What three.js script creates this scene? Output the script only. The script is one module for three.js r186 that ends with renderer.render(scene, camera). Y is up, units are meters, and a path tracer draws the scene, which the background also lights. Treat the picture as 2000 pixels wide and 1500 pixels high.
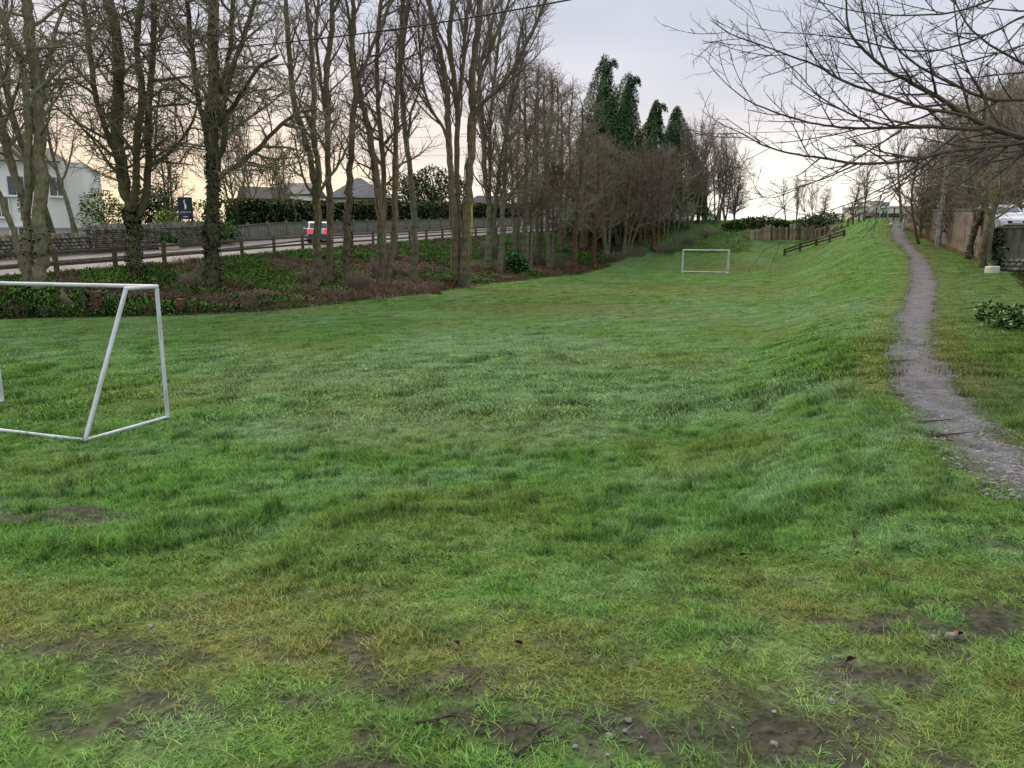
import * as THREE from 'three';
import { mergeGeometries } from 'three/addons/utils/BufferGeometryUtils.js';
import { RoundedBoxGeometry } from 'three/addons/geometries/RoundedBoxGeometry.js';

// ---------------------------------------------------------------- camera, sky, sun, exposure
const scene = new THREE.Scene();
const EYE = 2.43, FPX = 1472, PITCH = Math.atan(276 / FPX);           // field level is y = 0
const camera = new THREE.PerspectiveCamera(2 * Math.atan(750 / FPX) * 180 / Math.PI, 4 / 3, 0.1, 2500);
camera.position.set(0, EYE, 0); camera.rotation.x = -PITCH; scene.add(camera);
const renderer = new THREE.WebGLRenderer({ antialias: true });
renderer.toneMapping = THREE.LinearToneMapping; renderer.toneMappingExposure = 1.85;
renderer.shadowMap.enabled = true;
const sun = new THREE.DirectionalLight(0xffe6cf, 1.5);
{ const az = THREE.MathUtils.degToRad(-30), el = THREE.MathUtils.degToRad(44);
  sun.position.set(Math.sin(az) * Math.cos(el) * 150, Math.sin(el) * 150, -Math.cos(az) * Math.cos(el) * 150); }
sun.target.position.set(0, 0, -40); sun.position.add(sun.target.position);
sun.castShadow = true; sun.shadow.radius = 60; sun.shadow.mapSize.set(2048, 2048);
Object.assign(sun.shadow.camera, { left: -90, right: 90, top: 90, bottom: -90, near: 1, far: 400 });
scene.add(sun, sun.target);

function rng(seed) { let a = seed >>> 0; return () => { a = (a + 0x6D2B79F5) | 0; let t = Math.imul(a ^ (a >>> 15), 1 | a); t = (t + Math.imul(t ^ (t >>> 7), 61 | t)) ^ t; return ((t ^ (t >>> 14)) >>> 0) / 4294967296; }; }
const hash2 = (i, j, s) => { let h = Math.imul(i, 374761393) ^ Math.imul(j, 668265263) ^ Math.imul(s, 1442695041); h = Math.imul(h ^ (h >>> 13), 1274126177); return ((h ^ (h >>> 16)) >>> 0) / 4294967296; };
function vnoise(x, y, s = 0, per = 0) {
  const i = Math.floor(x), j = Math.floor(y), fx = x - i, fy = y - j, u = fx * fx * (3 - 2 * fx), v = fy * fy * (3 - 2 * fy);
  const w = per ? (n) => ((n % per) + per) % per : (n) => n;
  const a = hash2(w(i), w(j), s), b = hash2(w(i + 1), w(j), s), c = hash2(w(i), w(j + 1), s), d = hash2(w(i + 1), w(j + 1), s);
  return a + (b - a) * u + (c - a) * v + (a - b - c + d) * u * v;
}
function fbm(x, y, o = 4, s = 0, per = 0) { let t = 0, a = 0.5, n = 0; for (let k = 0; k < o; k++) { t += a * vnoise(x, y, s + k * 17, per); n += a; a *= 0.5; x *= 2; y *= 2; per *= 2; } return t / n; }
const clamp = (x, a = 0, b = 1) => Math.max(a, Math.min(b, x)), lerp = (a, b, t) => a + (b - a) * t;
const sst = (a, b, x) => { const t = clamp((x - a) / (b - a)); return t * t * (3 - 2 * t); };
const tab = (T, d) => { if (d <= T[0][0]) return T[0][1] + (d - T[0][0]) * (T[1][1] - T[0][1]) / (T[1][0] - T[0][0]); const n = T.length; for (let k = 1; k < n; k++) if (d <= T[k][0]) return lerp(T[k - 1][1], T[k][1], (d - T[k - 1][0]) / (T[k][0] - T[k - 1][0])); return T[n - 1][1]; };
const mix3 = (a, b, t) => [lerp(a[0], b[0], t), lerp(a[1], b[1], t), lerp(a[2], b[2], t)];

{ // evening sky: thin even cloud, warm where the sun has gone down behind the trees on the left
  const W = 1024, H = 512, d = new Float32Array(W * H * 4);
  const stops = [[-90, [0.14, 0.14, 0.14]], [-4, [0.33, 0.31, 0.29]], [0, [0.68, 0.62, 0.54]], [3, [0.65, 0.605, 0.555]], [6, [0.525, 0.50, 0.50]], [10, [0.41, 0.415, 0.46]], [17, [0.355, 0.38, 0.445]], [28, [0.42, 0.44, 0.50]], [50, [0.70, 0.72, 0.77]], [90, [0.96, 0.98, 1.02]]];
  for (let r = 0; r < H; r++) for (let c = 0; c < W; c++) {
    const up = ((r + 0.5) / H - 0.5) * Math.PI, ro = ((c + 0.5) / W - 0.5) * 2 * Math.PI, x = Math.cos(ro) * Math.cos(up), z = Math.sin(ro) * Math.cos(up), y = Math.sin(up), e = up * 180 / Math.PI;
    let k = 1; while (k < stops.length - 1 && e > stops[k][0]) k++;
    let col = mix3(stops[k - 1][1], stops[k][1], clamp((e - stops[k - 1][0]) / (stops[k][0] - stops[k - 1][0])));
    const az = Math.atan2(x, -z) * 180 / Math.PI;
    const glow = Math.exp(-(((az + 27) / 26) ** 2)) * Math.exp(-((Math.max(0, e - 1) / 9) ** 2)) * (e > -6 ? 1 : 0.2);
    col = mix3(col, [0.78, 0.55, 0.30], 0.72 * glow);
    const pale = Math.exp(-(((az - 19) / 11) ** 2)) * Math.exp(-((Math.max(0, e) / 6) ** 2));
    col = mix3(col, [0.78, 0.73, 0.62], 0.85 * pale);
    const px = x / (Math.max(0, y) + 0.18), pz = z / (Math.max(0, y) + 0.18);
    const cl = fbm(px * 0.9 + 7.3, pz * 1.5 + 2.1, 5, 91) - 0.5, c2 = fbm(px * 2.2 + 1.3, pz * 4.0 + 5.7, 4, 37) - 0.5;
    const m = 1 + (e > 0 ? 0.34 * cl + 0.13 * c2 : 0), o = (r * W + c) * 4;
    d[o] = col[0] * m * (1 + 0.05 * cl); d[o + 1] = col[1] * m; d[o + 2] = col[2] * m * (1 - 0.05 * cl); d[o + 3] = 1;
  }
  const t = new THREE.DataTexture(d, W, H, THREE.RGBAFormat, THREE.FloatType);
  t.mapping = THREE.EquirectangularReflectionMapping; t.magFilter = t.minFilter = THREE.LinearFilter; t.needsUpdate = true;
  scene.background = t; scene.environment = t;
}

// ---------------------------------------------------------------- plan of the place (D = metres in front of the lens, x to the right)
const XF = [[0, -27.3], [31, -18.5], [43, -15.2], [49, -13.4], [67, -7.6], [91, 2], [130, 22], [220, 90]];      // road fence
const YF = [[0, 0.3], [24, 0.8], [31, 1.0], [43, 1.53], [49, 1.77], [67, 2.43], [91, 3.4], [130, 5.0], [200, 5.6], [400, 6]];
const XT = [[0, -26.5], [21, -20], [24.4, -18.8], [25.2, -14], [26.6, -9.8], [29.5, -8.6], [37, -5], [44, -2.8], [53, 1], [66, 7.5], [85, 17], [130, 40]]; // toe of the tree bank
const XR = [[0, 1.0], [8, 1.6], [15, 4], [21.5, 6.3], [40, 13], [60, 21.5], [75, 27], [130, 45]];               // toe of the path bank
const XP = [[0, 3.6], [2.5, 3.25], [3.6, 3.2], [5.2, 3.55], [6.8, 4.2], [10.2, 5.6], [13.2, 7.1], [19, 10.2], [30, 16.3], [42, 22.3], [50, 25.3], [60, 29.9], [75, 37], [130, 62]];
const YP = [[0, 0.66], [15, 0.56], [20, 0.63], [30, 0.88], [36, 1.22], [42, 1.69], [50, 2.53], [60, 3.83], [70, 4.7], [95, 5.3], [400, 6.2]];
const YC = [[0, 0], [61, 0], [66, 0.35], [72, 1.7], [78, 3.1], [86, 4.2], [95, 5.2], [130, 5.8], [400, 6]];
function eased(T, w) { // the same curve without corners, kept as a list of values every 0.1 m
  const n = 9200, lo = -12, v = new Float32Array(n); for (let k = 0; k < n; k++) { const d = lo + k * 0.1, h = Math.max(0.6, Math.abs(d) * w); let s = 0, q = 0; for (let j = -6; j <= 6; j++) { const g = 7 - Math.abs(j); s += g * tab(T, d + j / 6 * h); q += g; } v[k] = s / q; }
  return (d) => { const f = clamp((d - lo) * 10, 0, n - 1.001), k = f | 0; return v[k] + (v[k + 1] - v[k]) * (f - k); };
}
const xF = eased(XF, 0.12), yF = eased(YF, 0.15), xT = eased(XT, 0.04), xR = eased(XR, 0.25), xP = eased(XP, 0.10), yP = eased(YP, 0.15), yC = eased(YC, 0.05);
const crossfall = (D) => 0.045 * sst(50, 66, D);
const roadY = (w, D) => yF(D) + crossfall(D) * Math.min(w, 12) + (w > 7.6 ? 0.025 * (Math.min(w, 11) - 7.6) : 0);
function groundY(x, D) {
  let y; const f = xF(D), t = xT(D), r = xR(D), p = xP(D) - 0.75, yc = yC(D);
  if (x <= f - 0.6) { const w = f - x; y = roadY(w, D) - (w > 0.75 && w < 10.9 ? 0.05 : 0); }
  else if (x < t) { const k = clamp((t - x) / (t - f + 0.6)); y = lerp(yc, yF(D), k * k * (3 - 2 * k) * 0.45 + k * 0.55) + Math.sin(Math.PI * k) * 0.22 * (fbm(x * 0.35, D * 0.35, 3, 5) - 0.4); }
  else if (x < r) y = yc;
  else if (x < p) y = lerp(yc, yP(D), sst(0, 1, (x - r) / (p - r)));
  else y = yP(D) + 0.02 * clamp(x - p - 2, 0, 8);
  const near = 1 - sst(1.2, 9.5, D);
  y = lerp(y, 0.93 + 0.02 * D, near);
  if (x > f) y += (fbm(x * 0.22 + 9, D * 0.22, 2, 3) - 0.5) * 0.06 + (fbm(x * 1.1, D * 1.1, 2, 8) - 0.5) * (D < 9 ? 0.035 : 0.02) * (Math.abs(x - xP(D)) > 0.7 ? 1 : 0.3);
  return y;
}
const V = (x, y, z) => new THREE.Vector3(x, y, z);
const onGround = (x, D, up = 0) => V(x, groundY(x, D) + up, -D);
const cp = Math.cos(PITCH), sp = Math.sin(PITCH);
function at(u, v, D) { // the point at D metres that shows at pixel u, v of the photograph
  const a = (u - 1000) / FPX, b = -(v - 750) / FPX, fy = b * cp - sp, fz = cp + b * sp;
  return V(a / fz * D, EYE + fy / fz * D, -D);
}
function hit(u, v, far = 400) { // where the ray through pixel u, v meets the ground
  const q = at(u, v, 1), sx = q.x, sy = q.y - EYE; let D = 1.2, last = 1.2;
  while (D < far) { if (EYE + sy * D < groundY(sx * D, D)) { let a = last, b = D; for (let k = 0; k < 14; k++) { const m = (a + b) / 2; if (EYE + sy * m < groundY(sx * m, m)) b = m; else a = m; } return V(sx * b, groundY(sx * b, b), -b); } last = D; D *= 1.006; }
  return null;
}

// ---------------------------------------------------------------- helpers
const used = new Map();
function numbered(n) { const k = used.get(n) ?? 0; used.set(n, k + 1); return k ? n + '_' + String(k).padStart(3, '0') : n; }
function tag(o, label, category, group) { o.userData.label = label; o.userData.category = category; if (group) o.userData.group = group; return o; }
function thing(name, label, category, p = V(0, 0, 0), turn = 0, group) { const o = new THREE.Group(); o.name = numbered(name); o.position.copy(p); o.rotation.y = turn; tag(o, label, category, group); scene.add(o); return o; }
function part(name, geo, mat, parent) { const m = new THREE.Mesh(Array.isArray(geo) ? mergeGeometries(geo.map((g) => g.index ? g.toNonIndexed() : g)) : geo, mat); m.name = name; parent.add(m); return m; }
function structure(name, geo, mat) { const m = new THREE.Mesh(geo, mat); m.name = numbered(name); m.userData.kind = 'structure'; scene.add(m); return m; }
function stuff(name, label, category, geo, mat, mats, cols) {
  const m = new THREE.InstancedMesh(geo, mat, mats.length); m.name = numbered(name); mats.forEach((a, k) => m.setMatrixAt(k, a)); if (cols) { const c = new THREE.Color(); cols.forEach((a, k) => m.setColorAt(k, c.setRGB(a[0], a[1], a[2]))); }
  tag(m, label, category); m.userData.kind = 'stuff'; scene.add(m); return m;
}
const bx = (w, h, d, x = 0, y = 0, z = 0, ry = 0, rz = 0, rx = 0) => { const g = new THREE.BoxGeometry(w, h, d); g.rotateX(rx); g.rotateZ(rz); g.rotateY(ry); return g.translate(x, y, z); };
const rbx = (w, h, d, x = 0, y = 0, z = 0, r = 0.02, ry = 0) => { const g = new RoundedBoxGeometry(w, h, d, 1, Math.min(r, w / 2.1, h / 2.1, d / 2.1)); g.rotateY(ry); return g.translate(x, y, z); };
const M4 = (p, q, s) => new THREE.Matrix4().compose(p, q, s);
class GB { // collects tubes, sheets and leaves into one geometry
  constructor() { this.p = []; this.n = []; this.t = []; this.c = []; this.i = []; this.col = [1, 1, 1]; }
  v(x, y, z, nx, ny, nz, u, w) { this.p.push(x, y, z); this.n.push(nx, ny, nz); this.t.push(u, w); this.c.push(...this.col); return this.p.length / 3 - 1; }
  tube(pts, rad, sides, tip = true, rough = 0) {
    const n = pts.length; let ring = -1, len = 0; let side = V(1, 0, 0); const T = V(0, 0, 0), B = V(0, 0, 0);
    for (let k = 0; k < n; k++) {
      T.subVectors(pts[Math.min(n - 1, k + 1)], pts[Math.max(0, k - 1)]).normalize(); if (k) len += pts[k].distanceTo(pts[k - 1]);
      side.addScaledVector(T, -side.dot(T)); if (side.lengthSq() < 1e-4) side.set(0, 0, 1).addScaledVector(T, -T.z); side.normalize(); B.crossVectors(T, side);
      const r = rad[k], last = tip && k === n - 1;
      if (last) { const a = this.v(pts[k].x, pts[k].y, pts[k].z, T.x, T.y, T.z, 0.5, len); for (let s = 0; s < sides; s++) this.i.push(ring + s, ring + s + 1, a); break; }
      const first = this.p.length / 3;
      for (let s = 0; s <= sides; s++) {
        const a = s / sides * Math.PI * 2, ca = Math.cos(a), sa = Math.sin(a), rr = rough ? r * (1 + rough * (vnoise(ca * 2.2 + 5, sa * 2.2 + len * 1.3, 77) - 0.5)) : r;
        const nx = side.x * ca + B.x * sa, ny = side.y * ca + B.y * sa, nz = side.z * ca + B.z * sa;
        this.v(pts[k].x + nx * rr, pts[k].y + ny * rr, pts[k].z + nz * rr, nx, ny, nz, s / sides * Math.max(1, Math.round(r * 8)), len);
      }
      if (ring >= 0) for (let s = 0; s < sides; s++) { const a = ring + s, b = first + s; this.i.push(a, a + 1, b, b, a + 1, b + 1); }
      ring = first;
    }
  }
  leaf(p, d, w, n, len, wid) { // a pointed leaf of four corners: base, two sides, tip; n is the face's normal
    const a = this.v(p.x, p.y, p.z, n.x, n.y, n.z, 0.5, 0), m = 0.45;
    const b = this.v(p.x + d.x * len * m + w.x * wid / 2, p.y + d.y * len * m + w.y * wid / 2, p.z + d.z * len * m + w.z * wid / 2, n.x, n.y, n.z, 1, m);
    const c = this.v(p.x + d.x * len * m - w.x * wid / 2, p.y + d.y * len * m - w.y * wid / 2, p.z + d.z * len * m - w.z * wid / 2, n.x, n.y, n.z, 0, m);
    const e = this.v(p.x + d.x * len, p.y + d.y * len, p.z + d.z * len, n.x, n.y, n.z, 0.5, 1); this.i.push(a, b, e, a, e, c);
  }
  get tris() { return this.i.length / 3; }
  build(colors = false) {
    const g = new THREE.BufferGeometry(); g.setAttribute('position', new THREE.Float32BufferAttribute(this.p, 3)); g.setAttribute('normal', new THREE.Float32BufferAttribute(this.n, 3)); g.setAttribute('uv', new THREE.Float32BufferAttribute(this.t, 2));
    if (colors) g.setAttribute('color', new THREE.Float32BufferAttribute(this.c, 3)); g.setIndex(this.i); return g;
  }
}
const rdir = (R, o = V(0, 0, 0)) => { const z = R() * 2 - 1, a = R() * Math.PI * 2, s = Math.sqrt(1 - z * z); return o.set(s * Math.cos(a), z, s * Math.sin(a)); };
function randomLeaf(gb, R, p, len, wid, bias) { // a leaf turned any way, or mostly along bias
  const d = rdir(R); if (bias) d.addScaledVector(bias, 1.1).normalize(); const w = rdir(R).cross(d).normalize(), n = V(0, 0, 0).crossVectors(w, d).normalize(); if (n.y < 0) n.negate(); gb.leaf(p, d, w, n, len, wid);
}

// ---------------------------------------------------------------- materials
function texture(S, H, fn, srgb = true) {
  const d = new Uint8Array(S * H * 4); for (let j = 0; j < H; j++) for (let i = 0; i < S; i++) { const c = fn(i / S, j / H); const o = (j * S + i) * 4; for (let k = 0; k < 3; k++) d[o + k] = clamp((Array.isArray(c) ? c[k] : c)) * 255; d[o + 3] = 255; }
  const t = new THREE.DataTexture(d, S, H); t.wrapS = t.wrapT = THREE.RepeatWrapping; t.magFilter = t.minFilter = THREE.LinearFilter; if (srgb) t.colorSpace = THREE.SRGBColorSpace; t.needsUpdate = true; return t;
}
const rep = (t, x, y) => { const c = t.clone(); c.repeat.set(x, y); c.needsUpdate = true; return c; };
const barkF = (u, v) => { const f = fbm(u * 10, v * 4, 4, 11, 2) , s = Math.abs(vnoise(u * 14 + 2 * fbm(u * 6, v * 6, 3, 4, 6), v * 5, 21, 0) - 0.5) * 2; return clamp(0.45 * f + 0.55 * s); };
const T_BARK = texture(256, 256, (u, v) => { const b = fbm(u * 8, v * 8, 4, 12, 8), s = Math.abs(2 * fbm(u * 12, v * 3, 3, 21, 3) - 1); const l = fbm(u * 5, v * 5, 4, 33, 5); const k = 0.55 + 0.3 * b + 0.25 * s; const m = sst(0.5, 0.66, l); return [k * lerp(1, 0.80, m), k * lerp(0.97, 0.92, m), k * lerp(0.93, 0.62, m)]; });
const T_BARKB = texture(256, 256, (u, v) => 0.35 * fbm(u * 16, v * 8, 4, 12, 8) + 0.65 * Math.abs(2 * fbm(u * 12, v * 3, 3, 21, 3) - 1), false);
const T_SOIL = texture(512, 512, (u, v) => { const a = fbm(u * 8, v * 8, 6, 41, 8), g = fbm(u * 64, v * 64, 2, 43, 64), st = fbm(u * 40, v * 40, 2, 47, 40); const k = 0.88 + 0.35 * (a - 0.5) + 0.4 * (g - 0.5) + (st > 0.74 ? 0.22 : 0); return [k, k * 0.98, k * 0.95]; });
const T_SOILB = texture(512, 512, (u, v) => 0.5 * fbm(u * 12, v * 12, 5, 41, 12) + 0.5 * fbm(u * 64, v * 64, 2, 43, 64), false);
const T_GRAV = texture(512, 512, (u, v) => { const g = fbm(u * 48, v * 48, 3, 45, 48), s = vnoise(u * 96, v * 96, 49, 96), m = fbm(u * 6, v * 6, 4, 46, 6); const k = 0.72 + 0.75 * (g - 0.5) + 0.4 * (m - 0.5) + (s > 0.8 ? 0.28 : s < 0.15 ? -0.2 : 0); return [k, k, k * 1.01]; });
const T_ASPH = texture(512, 512, (u, v) => { const k = 0.7 + 0.25 * (fbm(u * 128, v * 128, 2, 51, 128) - 0.5) + 0.4 * (fbm(u * 6, v * 6, 5, 53, 6) - 0.5); return [k, k, k * 1.01]; });
const T_CONC = texture(512, 512, (u, v) => { const s = fbm(u * 15, v * 3, 4, 63, 3), m = fbm(u * 7, v * 7, 5, 61, 7), g = fbm(u * 90, v * 90, 2, 67, 90); const k = 0.72 + 0.55 * (m - 0.5) + 0.45 * (s - 0.5) + 0.15 * (g - 0.5); return m > 0.57 ? [k * 0.86, k * 0.92, k * 0.78] : [k, k, k * 0.98]; });
const T_WOOD = texture(256, 256, (u, v) => { const k = 0.72 + 0.4 * (fbm(u * 24, v * 3, 4, 71, 3) - 0.5) + 0.3 * (fbm(u * 4, v * 4, 3, 73, 4) - 0.5); return [k, k * 0.97, k * 0.92]; });
const T_ROOF = texture(256, 256, (u, v) => { const r = Math.floor(v * 16), k = 0.7 + 0.25 * (hash2(Math.floor(u * 16 + (r % 2) * 0.5) % 16, r, 81) - 0.5) + 0.2 * (fbm(u * 20, v * 20, 3, 83, 20) - 0.5); return [k, k, k * 1.03]; });
const lin = (r, g, b) => new THREE.Color().setRGB(r, g, b);
const S = (r, g, b, rough = 0.85, o = {}) => new THREE.MeshStandardMaterial({ color: lin(r, g, b), roughness: rough, ...o });
const bark = (r, g, b) => S(r, g, b, 0.9, { map: T_BARK, bumpMap: T_BARKB, bumpScale: 0.02 });
const M = {
  barkPale: bark(0.31, 0.295, 0.205), barkGrey: bark(0.26, 0.25, 0.20), barkBrown: bark(0.235, 0.20, 0.15), barkRed: bark(0.20, 0.105, 0.068), barkDark: bark(0.14, 0.13, 0.09), barkMoss: bark(0.22, 0.21, 0.13),
  twigMoss: S(0.18, 0.175, 0.105), twigBrown: S(0.14, 0.115, 0.085), twigGrey: S(0.13, 0.11, 0.085), twigDark: S(0.055, 0.048, 0.042), twigRed: S(0.165, 0.125, 0.095), splinter: S(0.42, 0.29, 0.18, 0.9, { map: T_WOOD }),
  leaf: new THREE.MeshPhysicalMaterial({ color: 0xffffff, roughness: 0.75, specularIntensity: 0.35, vertexColors: true }), grass: new THREE.MeshPhysicalMaterial({ color: 0xffffff, roughness: 0.9, specularIntensity: 0.06, vertexColors: true, transmission: 0.34, thickness: 0 }),
  ivy: S(0.032, 0.08, 0.024, 0.6, { vertexColors: true }), hedge: S(0.075, 0.135, 0.035, 0.6, { vertexColors: true }), conifer: S(0.07, 0.165, 0.055, 0.65, { vertexColors: true }),
  ground: new THREE.MeshPhysicalMaterial({ color: 0xffffff, roughness: 0.9, specularIntensity: 0.15, vertexColors: true, map: T_SOIL, bumpMap: T_SOILB, bumpScale: 0.05 }), path: S(1, 1, 1, 0.6, { vertexColors: true, map: T_GRAV, bumpMap: T_SOILB, bumpScale: 0.015 }),
  road: S(0.115, 0.12, 0.138, 0.6, { map: T_ASPH }), pavement: S(0.14, 0.14, 0.145, 0.7, { map: T_ASPH }), kerb: S(0.3, 0.3, 0.29, 0.8, { map: T_CONC }), line: S(0.6, 0.6, 0.58, 0.7),
  wood: S(0.20, 0.165, 0.10, 0.85, { map: T_WOOD }), woodDark: S(0.105, 0.075, 0.05, 0.85, { map: T_WOOD }), woodPale: S(0.55, 0.46, 0.40, 0.9, { map: T_WOOD }), woodGrey: S(0.36, 0.29, 0.24, 0.9, { map: T_WOOD }),
  concrete: S(0.36, 0.35, 0.31, 0.9, { map: T_CONC }), concreteDark: S(0.19, 0.19, 0.18, 0.92, { map: T_CONC, bumpMap: T_CONC, bumpScale: 0.02 }), stone: S(0.44, 0.42, 0.385, 0.9, { map: T_CONC, vertexColors: true }), moss: S(0.16, 0.17, 0.045, 0.95, { map: T_SOIL }),
  render: S(0.84, 0.85, 0.83, 0.9), plinth: S(0.52, 0.42, 0.32, 0.9), roof: S(0.14, 0.15, 0.175, 0.75, { map: T_ROOF }), roofDark: S(0.06, 0.06, 0.065, 0.8, { map: T_ROOF }), white: S(0.78, 0.78, 0.76, 0.6), glass: S(0.05, 0.07, 0.10, 0.08),
  metal: S(0.42, 0.44, 0.46, 0.45, { metalness: 0.4 }), goal: S(1, 1, 1, 0.42, { map: texture(256, 256, (u, v) => { const k = 0.82 + 0.10 * (fbm(u * 6, v * 6, 4, 301, 6) - 0.5), s = fbm(u * 12, v * 4, 3, 303, 4); return s > 0.68 ? [k * 0.8, k * 0.78, k * 0.72] : [k * 0.97, k, k * 1.04]; }) }), black: S(0.02, 0.02, 0.022, 0.7), navy: S(0.012, 0.028, 0.06, 0.4), yellow: S(0.45, 0.42, 0.07, 0.7),
  carWhite: new THREE.MeshPhysicalMaterial({ color: lin(0.72, 0.75, 0.80), roughness: 0.35, clearcoat: 1, clearcoatRoughness: 0.08 }), carSilver: new THREE.MeshPhysicalMaterial({ color: lin(0.55, 0.57, 0.60), roughness: 0.35, clearcoat: 1 }), tyre: S(0.02, 0.02, 0.02, 0.9), red: S(0.55, 0.03, 0.04, 0.3, { emissive: lin(0.6, 0.03, 0.04), emissiveIntensity: 0.7 }), lamp: S(0.7, 0.72, 0.75, 0.15), plate: S(0.6, 0.55, 0.2, 0.5),
  pebble: S(0.34, 0.33, 0.33, 0.75), beige: S(0.55, 0.42, 0.32, 0.9), soilRed: S(0.20, 0.115, 0.075, 0.95, { map: T_SOIL }),
};

// ---------------------------------------------------------------- ground, path, road
const BARE = [ // worn patches read off the photograph: pixel, half sizes in metres, strength
  [70, 1012, 0.85, 0.36, 1.3], [140, 996, 0.4, 0.24, 1.3], [120, 1270, 0.55, 0.20, 0.9], [260, 1300, 0.5, 0.14, 0.7], [720, 1330, 0.35, 0.14, 0.8], [980, 1420, 0.4, 0.22, 1.1], [1420, 1450, 0.75, 0.26, 1.0], [1280, 1440, 0.45, 0.22, 1.05], [1600, 1400, 0.45, 0.14, 0.7], [895, 1255, 0.2, 0.1, 0.8], [1640, 1310, 0.12, 0.12, 1.0], [1850, 1225, 0.45, 0.24, 1.1], [1620, 1215, 0.22, 0.07, 1.0], [1975, 1075, 0.22, 0.2, 0.8], [1700, 1385, 0.12, 0.08, 1.0], [1240, 1280, 0.14, 0.09, 0.8], [260, 1420, 0.2, 0.1, 0.9], [500, 1390, 0.12, 0.1, 0.9], [1490, 1370, 0.3, 0.1, 0.8], [1940, 720, 0.9, 0.5, 0.55], [1400, 700, 0.3, 0.2, 0.3], [370, 1280, 0.3, 0.1, 0.6], [60, 1380, 0.3, 0.1, 0.7], [1080, 1330, 0.4, 0.12, 0.6],
].map(([u, v, a, b, s]) => { const h = hit(u, v); return [h.x, -h.z, a * 0.6, b * 0.6, s * 0.9]; });
function bare(x, D) {
  const wx = x + 0.55 * (fbm(x * 5, D * 5, 4, 101) - 0.5), wd = D + 0.45 * (fbm(x * 5 + 40, D * 5, 4, 103) - 0.5); let b = 0;
  for (const [px, pd, a, c, s] of BARE) { const q = ((wx - px) / a) ** 2 + ((wd - pd) / c) ** 2; if (q < 4) b = Math.max(b, s * (1 - sst(0.1, 2.0, q + 1.8 * (fbm(x * 9, D * 11, 3, 105) - 0.5)))); }
  const worn = (1 - sst(2.5, 3.7, D - 0.10 * x)) * 0.85;                      // trodden strip along the near end
  b = Math.max(b, worn * sst(0.575, 0.65, fbm(x * 7.2 + 3, D * 8.6, 4, 107)));
  const e = Math.abs(x - xP(D)) - pathHalf(D) + 0.34 * (fbm(x * 2.6, D * 2.2, 4, 109) - 0.5);
  b = Math.max(b, (1 - sst(-0.26, 0.14, e)) * (D < 66 ? 0.95 : 0));
  return b;
}
const PH = [[0, 0.30], [7, 0.33], [9, 0.42], [10.5, 0.52], [12.5, 0.42], [14, 0.40], [19, 0.46], [30, 0.56], [42, 0.5], [60, 0.5]];
function pathHalf(D) { return tab(PH, D) + 0.12 * (fbm(3, D * 0.35, 2, 113) - 0.5); }
const YEL = [[1060, 598, 3.2, 1.2, 0.8], [1440, 522, 4, 1.6, 0.75], [1150, 610, 3.5, 1.5, 0.5], [1240, 570, 8, 4, 0.42], [1330, 560, 6, 3, 0.4], [900, 860, 1.2, 0.6, 0.3], [300, 1180, 0.6, 0.16, 0.6], [700, 1200, 0.5, 0.15, 0.5], [120, 1170, 0.5, 0.14, 0.6], [560, 1260, 0.5, 0.16, 0.75], [900, 1290, 0.6, 0.16, 0.7], [1250, 1330, 0.6, 0.16, 0.6], [1650, 1280, 0.5, 0.2, 0.5], [1850, 1430, 0.4, 0.2, 0.5], [1250, 700, 1.8, 1.2, 0.3], [350, 780, 0.8, 0.6, 0.3]].map(([u, v, a, b, s]) => { const h = hit(u, v); return [h.x, -h.z, a, b, s]; });
function yellow(x, D) {
  let y = 0.26 * sst(0.52, 0.74, fbm(x * 0.45, D * 0.4, 4, 121)); for (const [px, pd, a, c, s] of YEL) { const q = ((x - px) / a) ** 2 + ((D - pd) / c) ** 2; if (q < 4) y = Math.max(y, s * (1 - sst(0.1, 3.2, q + 2.2 * (fbm(x * 1.9, D * 1.9, 3, 125) - 0.5)))); }
  y = Math.max(y, (1 - sst(2.8, 4.2, D)) * 0.75 * sst(0.3, 0.75, fbm(x * 1.7, D * 2.2, 4, 127)));
  const e = Math.abs(x - xP(D)) - pathHalf(D); return clamp(Math.max(y, 0.6 * (1 - sst(0.1, 1.0, e)) * (e > 0 && D > 9 && D < 70 ? 1 : 0.3)) + 0.1 * (fbm(x * 2, D * 2, 2, 131) - 0.5));
}
const SHEEN = [[760, 720, 3.0, 3.4, 0.75], [1000, 690, 3.2, 4.0, 0.8], [620, 830, 1.8, 1.4, 0.6], [1150, 760, 2.2, 2.6, 0.7], [900, 800, 2.2, 1.8, 0.7], [1330, 690, 2.0, 3.0, 0.55], [1480, 610, 3.0, 5.0, 0.5], [380, 700, 2.6, 2.2, 0.4], [1250, 620, 3, 4, 0.5], [400, 900, 1.0, 0.7, 0.45], [700, 940, 1.0, 0.7, 0.4]].map(([u, v, a, c, s]) => { const h = hit(u, v); return [h.x, -h.z, a, c, s]; }); // bright blue-green sheen of the mid-field, painted into the grass colour
const lush = (x, D) => { let l = (0.55 * fbm(x * 0.5 + 20, D * 0.42, 4, 141) + 0.45 * fbm(x * 2.8, D * 2.4, 3, 147)) * 1.5 - 0.24, p = 0; const n = fbm(x * 1.3, D * 0.9, 3, 143) - 0.5; for (const [px, pd, a, c, s] of SHEEN) { const q = ((x - px) / a) ** 2 + ((D - pd) / c) ** 2; if (q < 3) p = Math.max(p, s * (1 - sst(0.1, 2.6, q + 1.4 * n))); } return clamp(l * (1 - p) + p * (0.75 + 0.5 * n + 0.25 * l)); };  // random grass tone, lifted to the palest green inside the painted sheen patches
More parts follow.
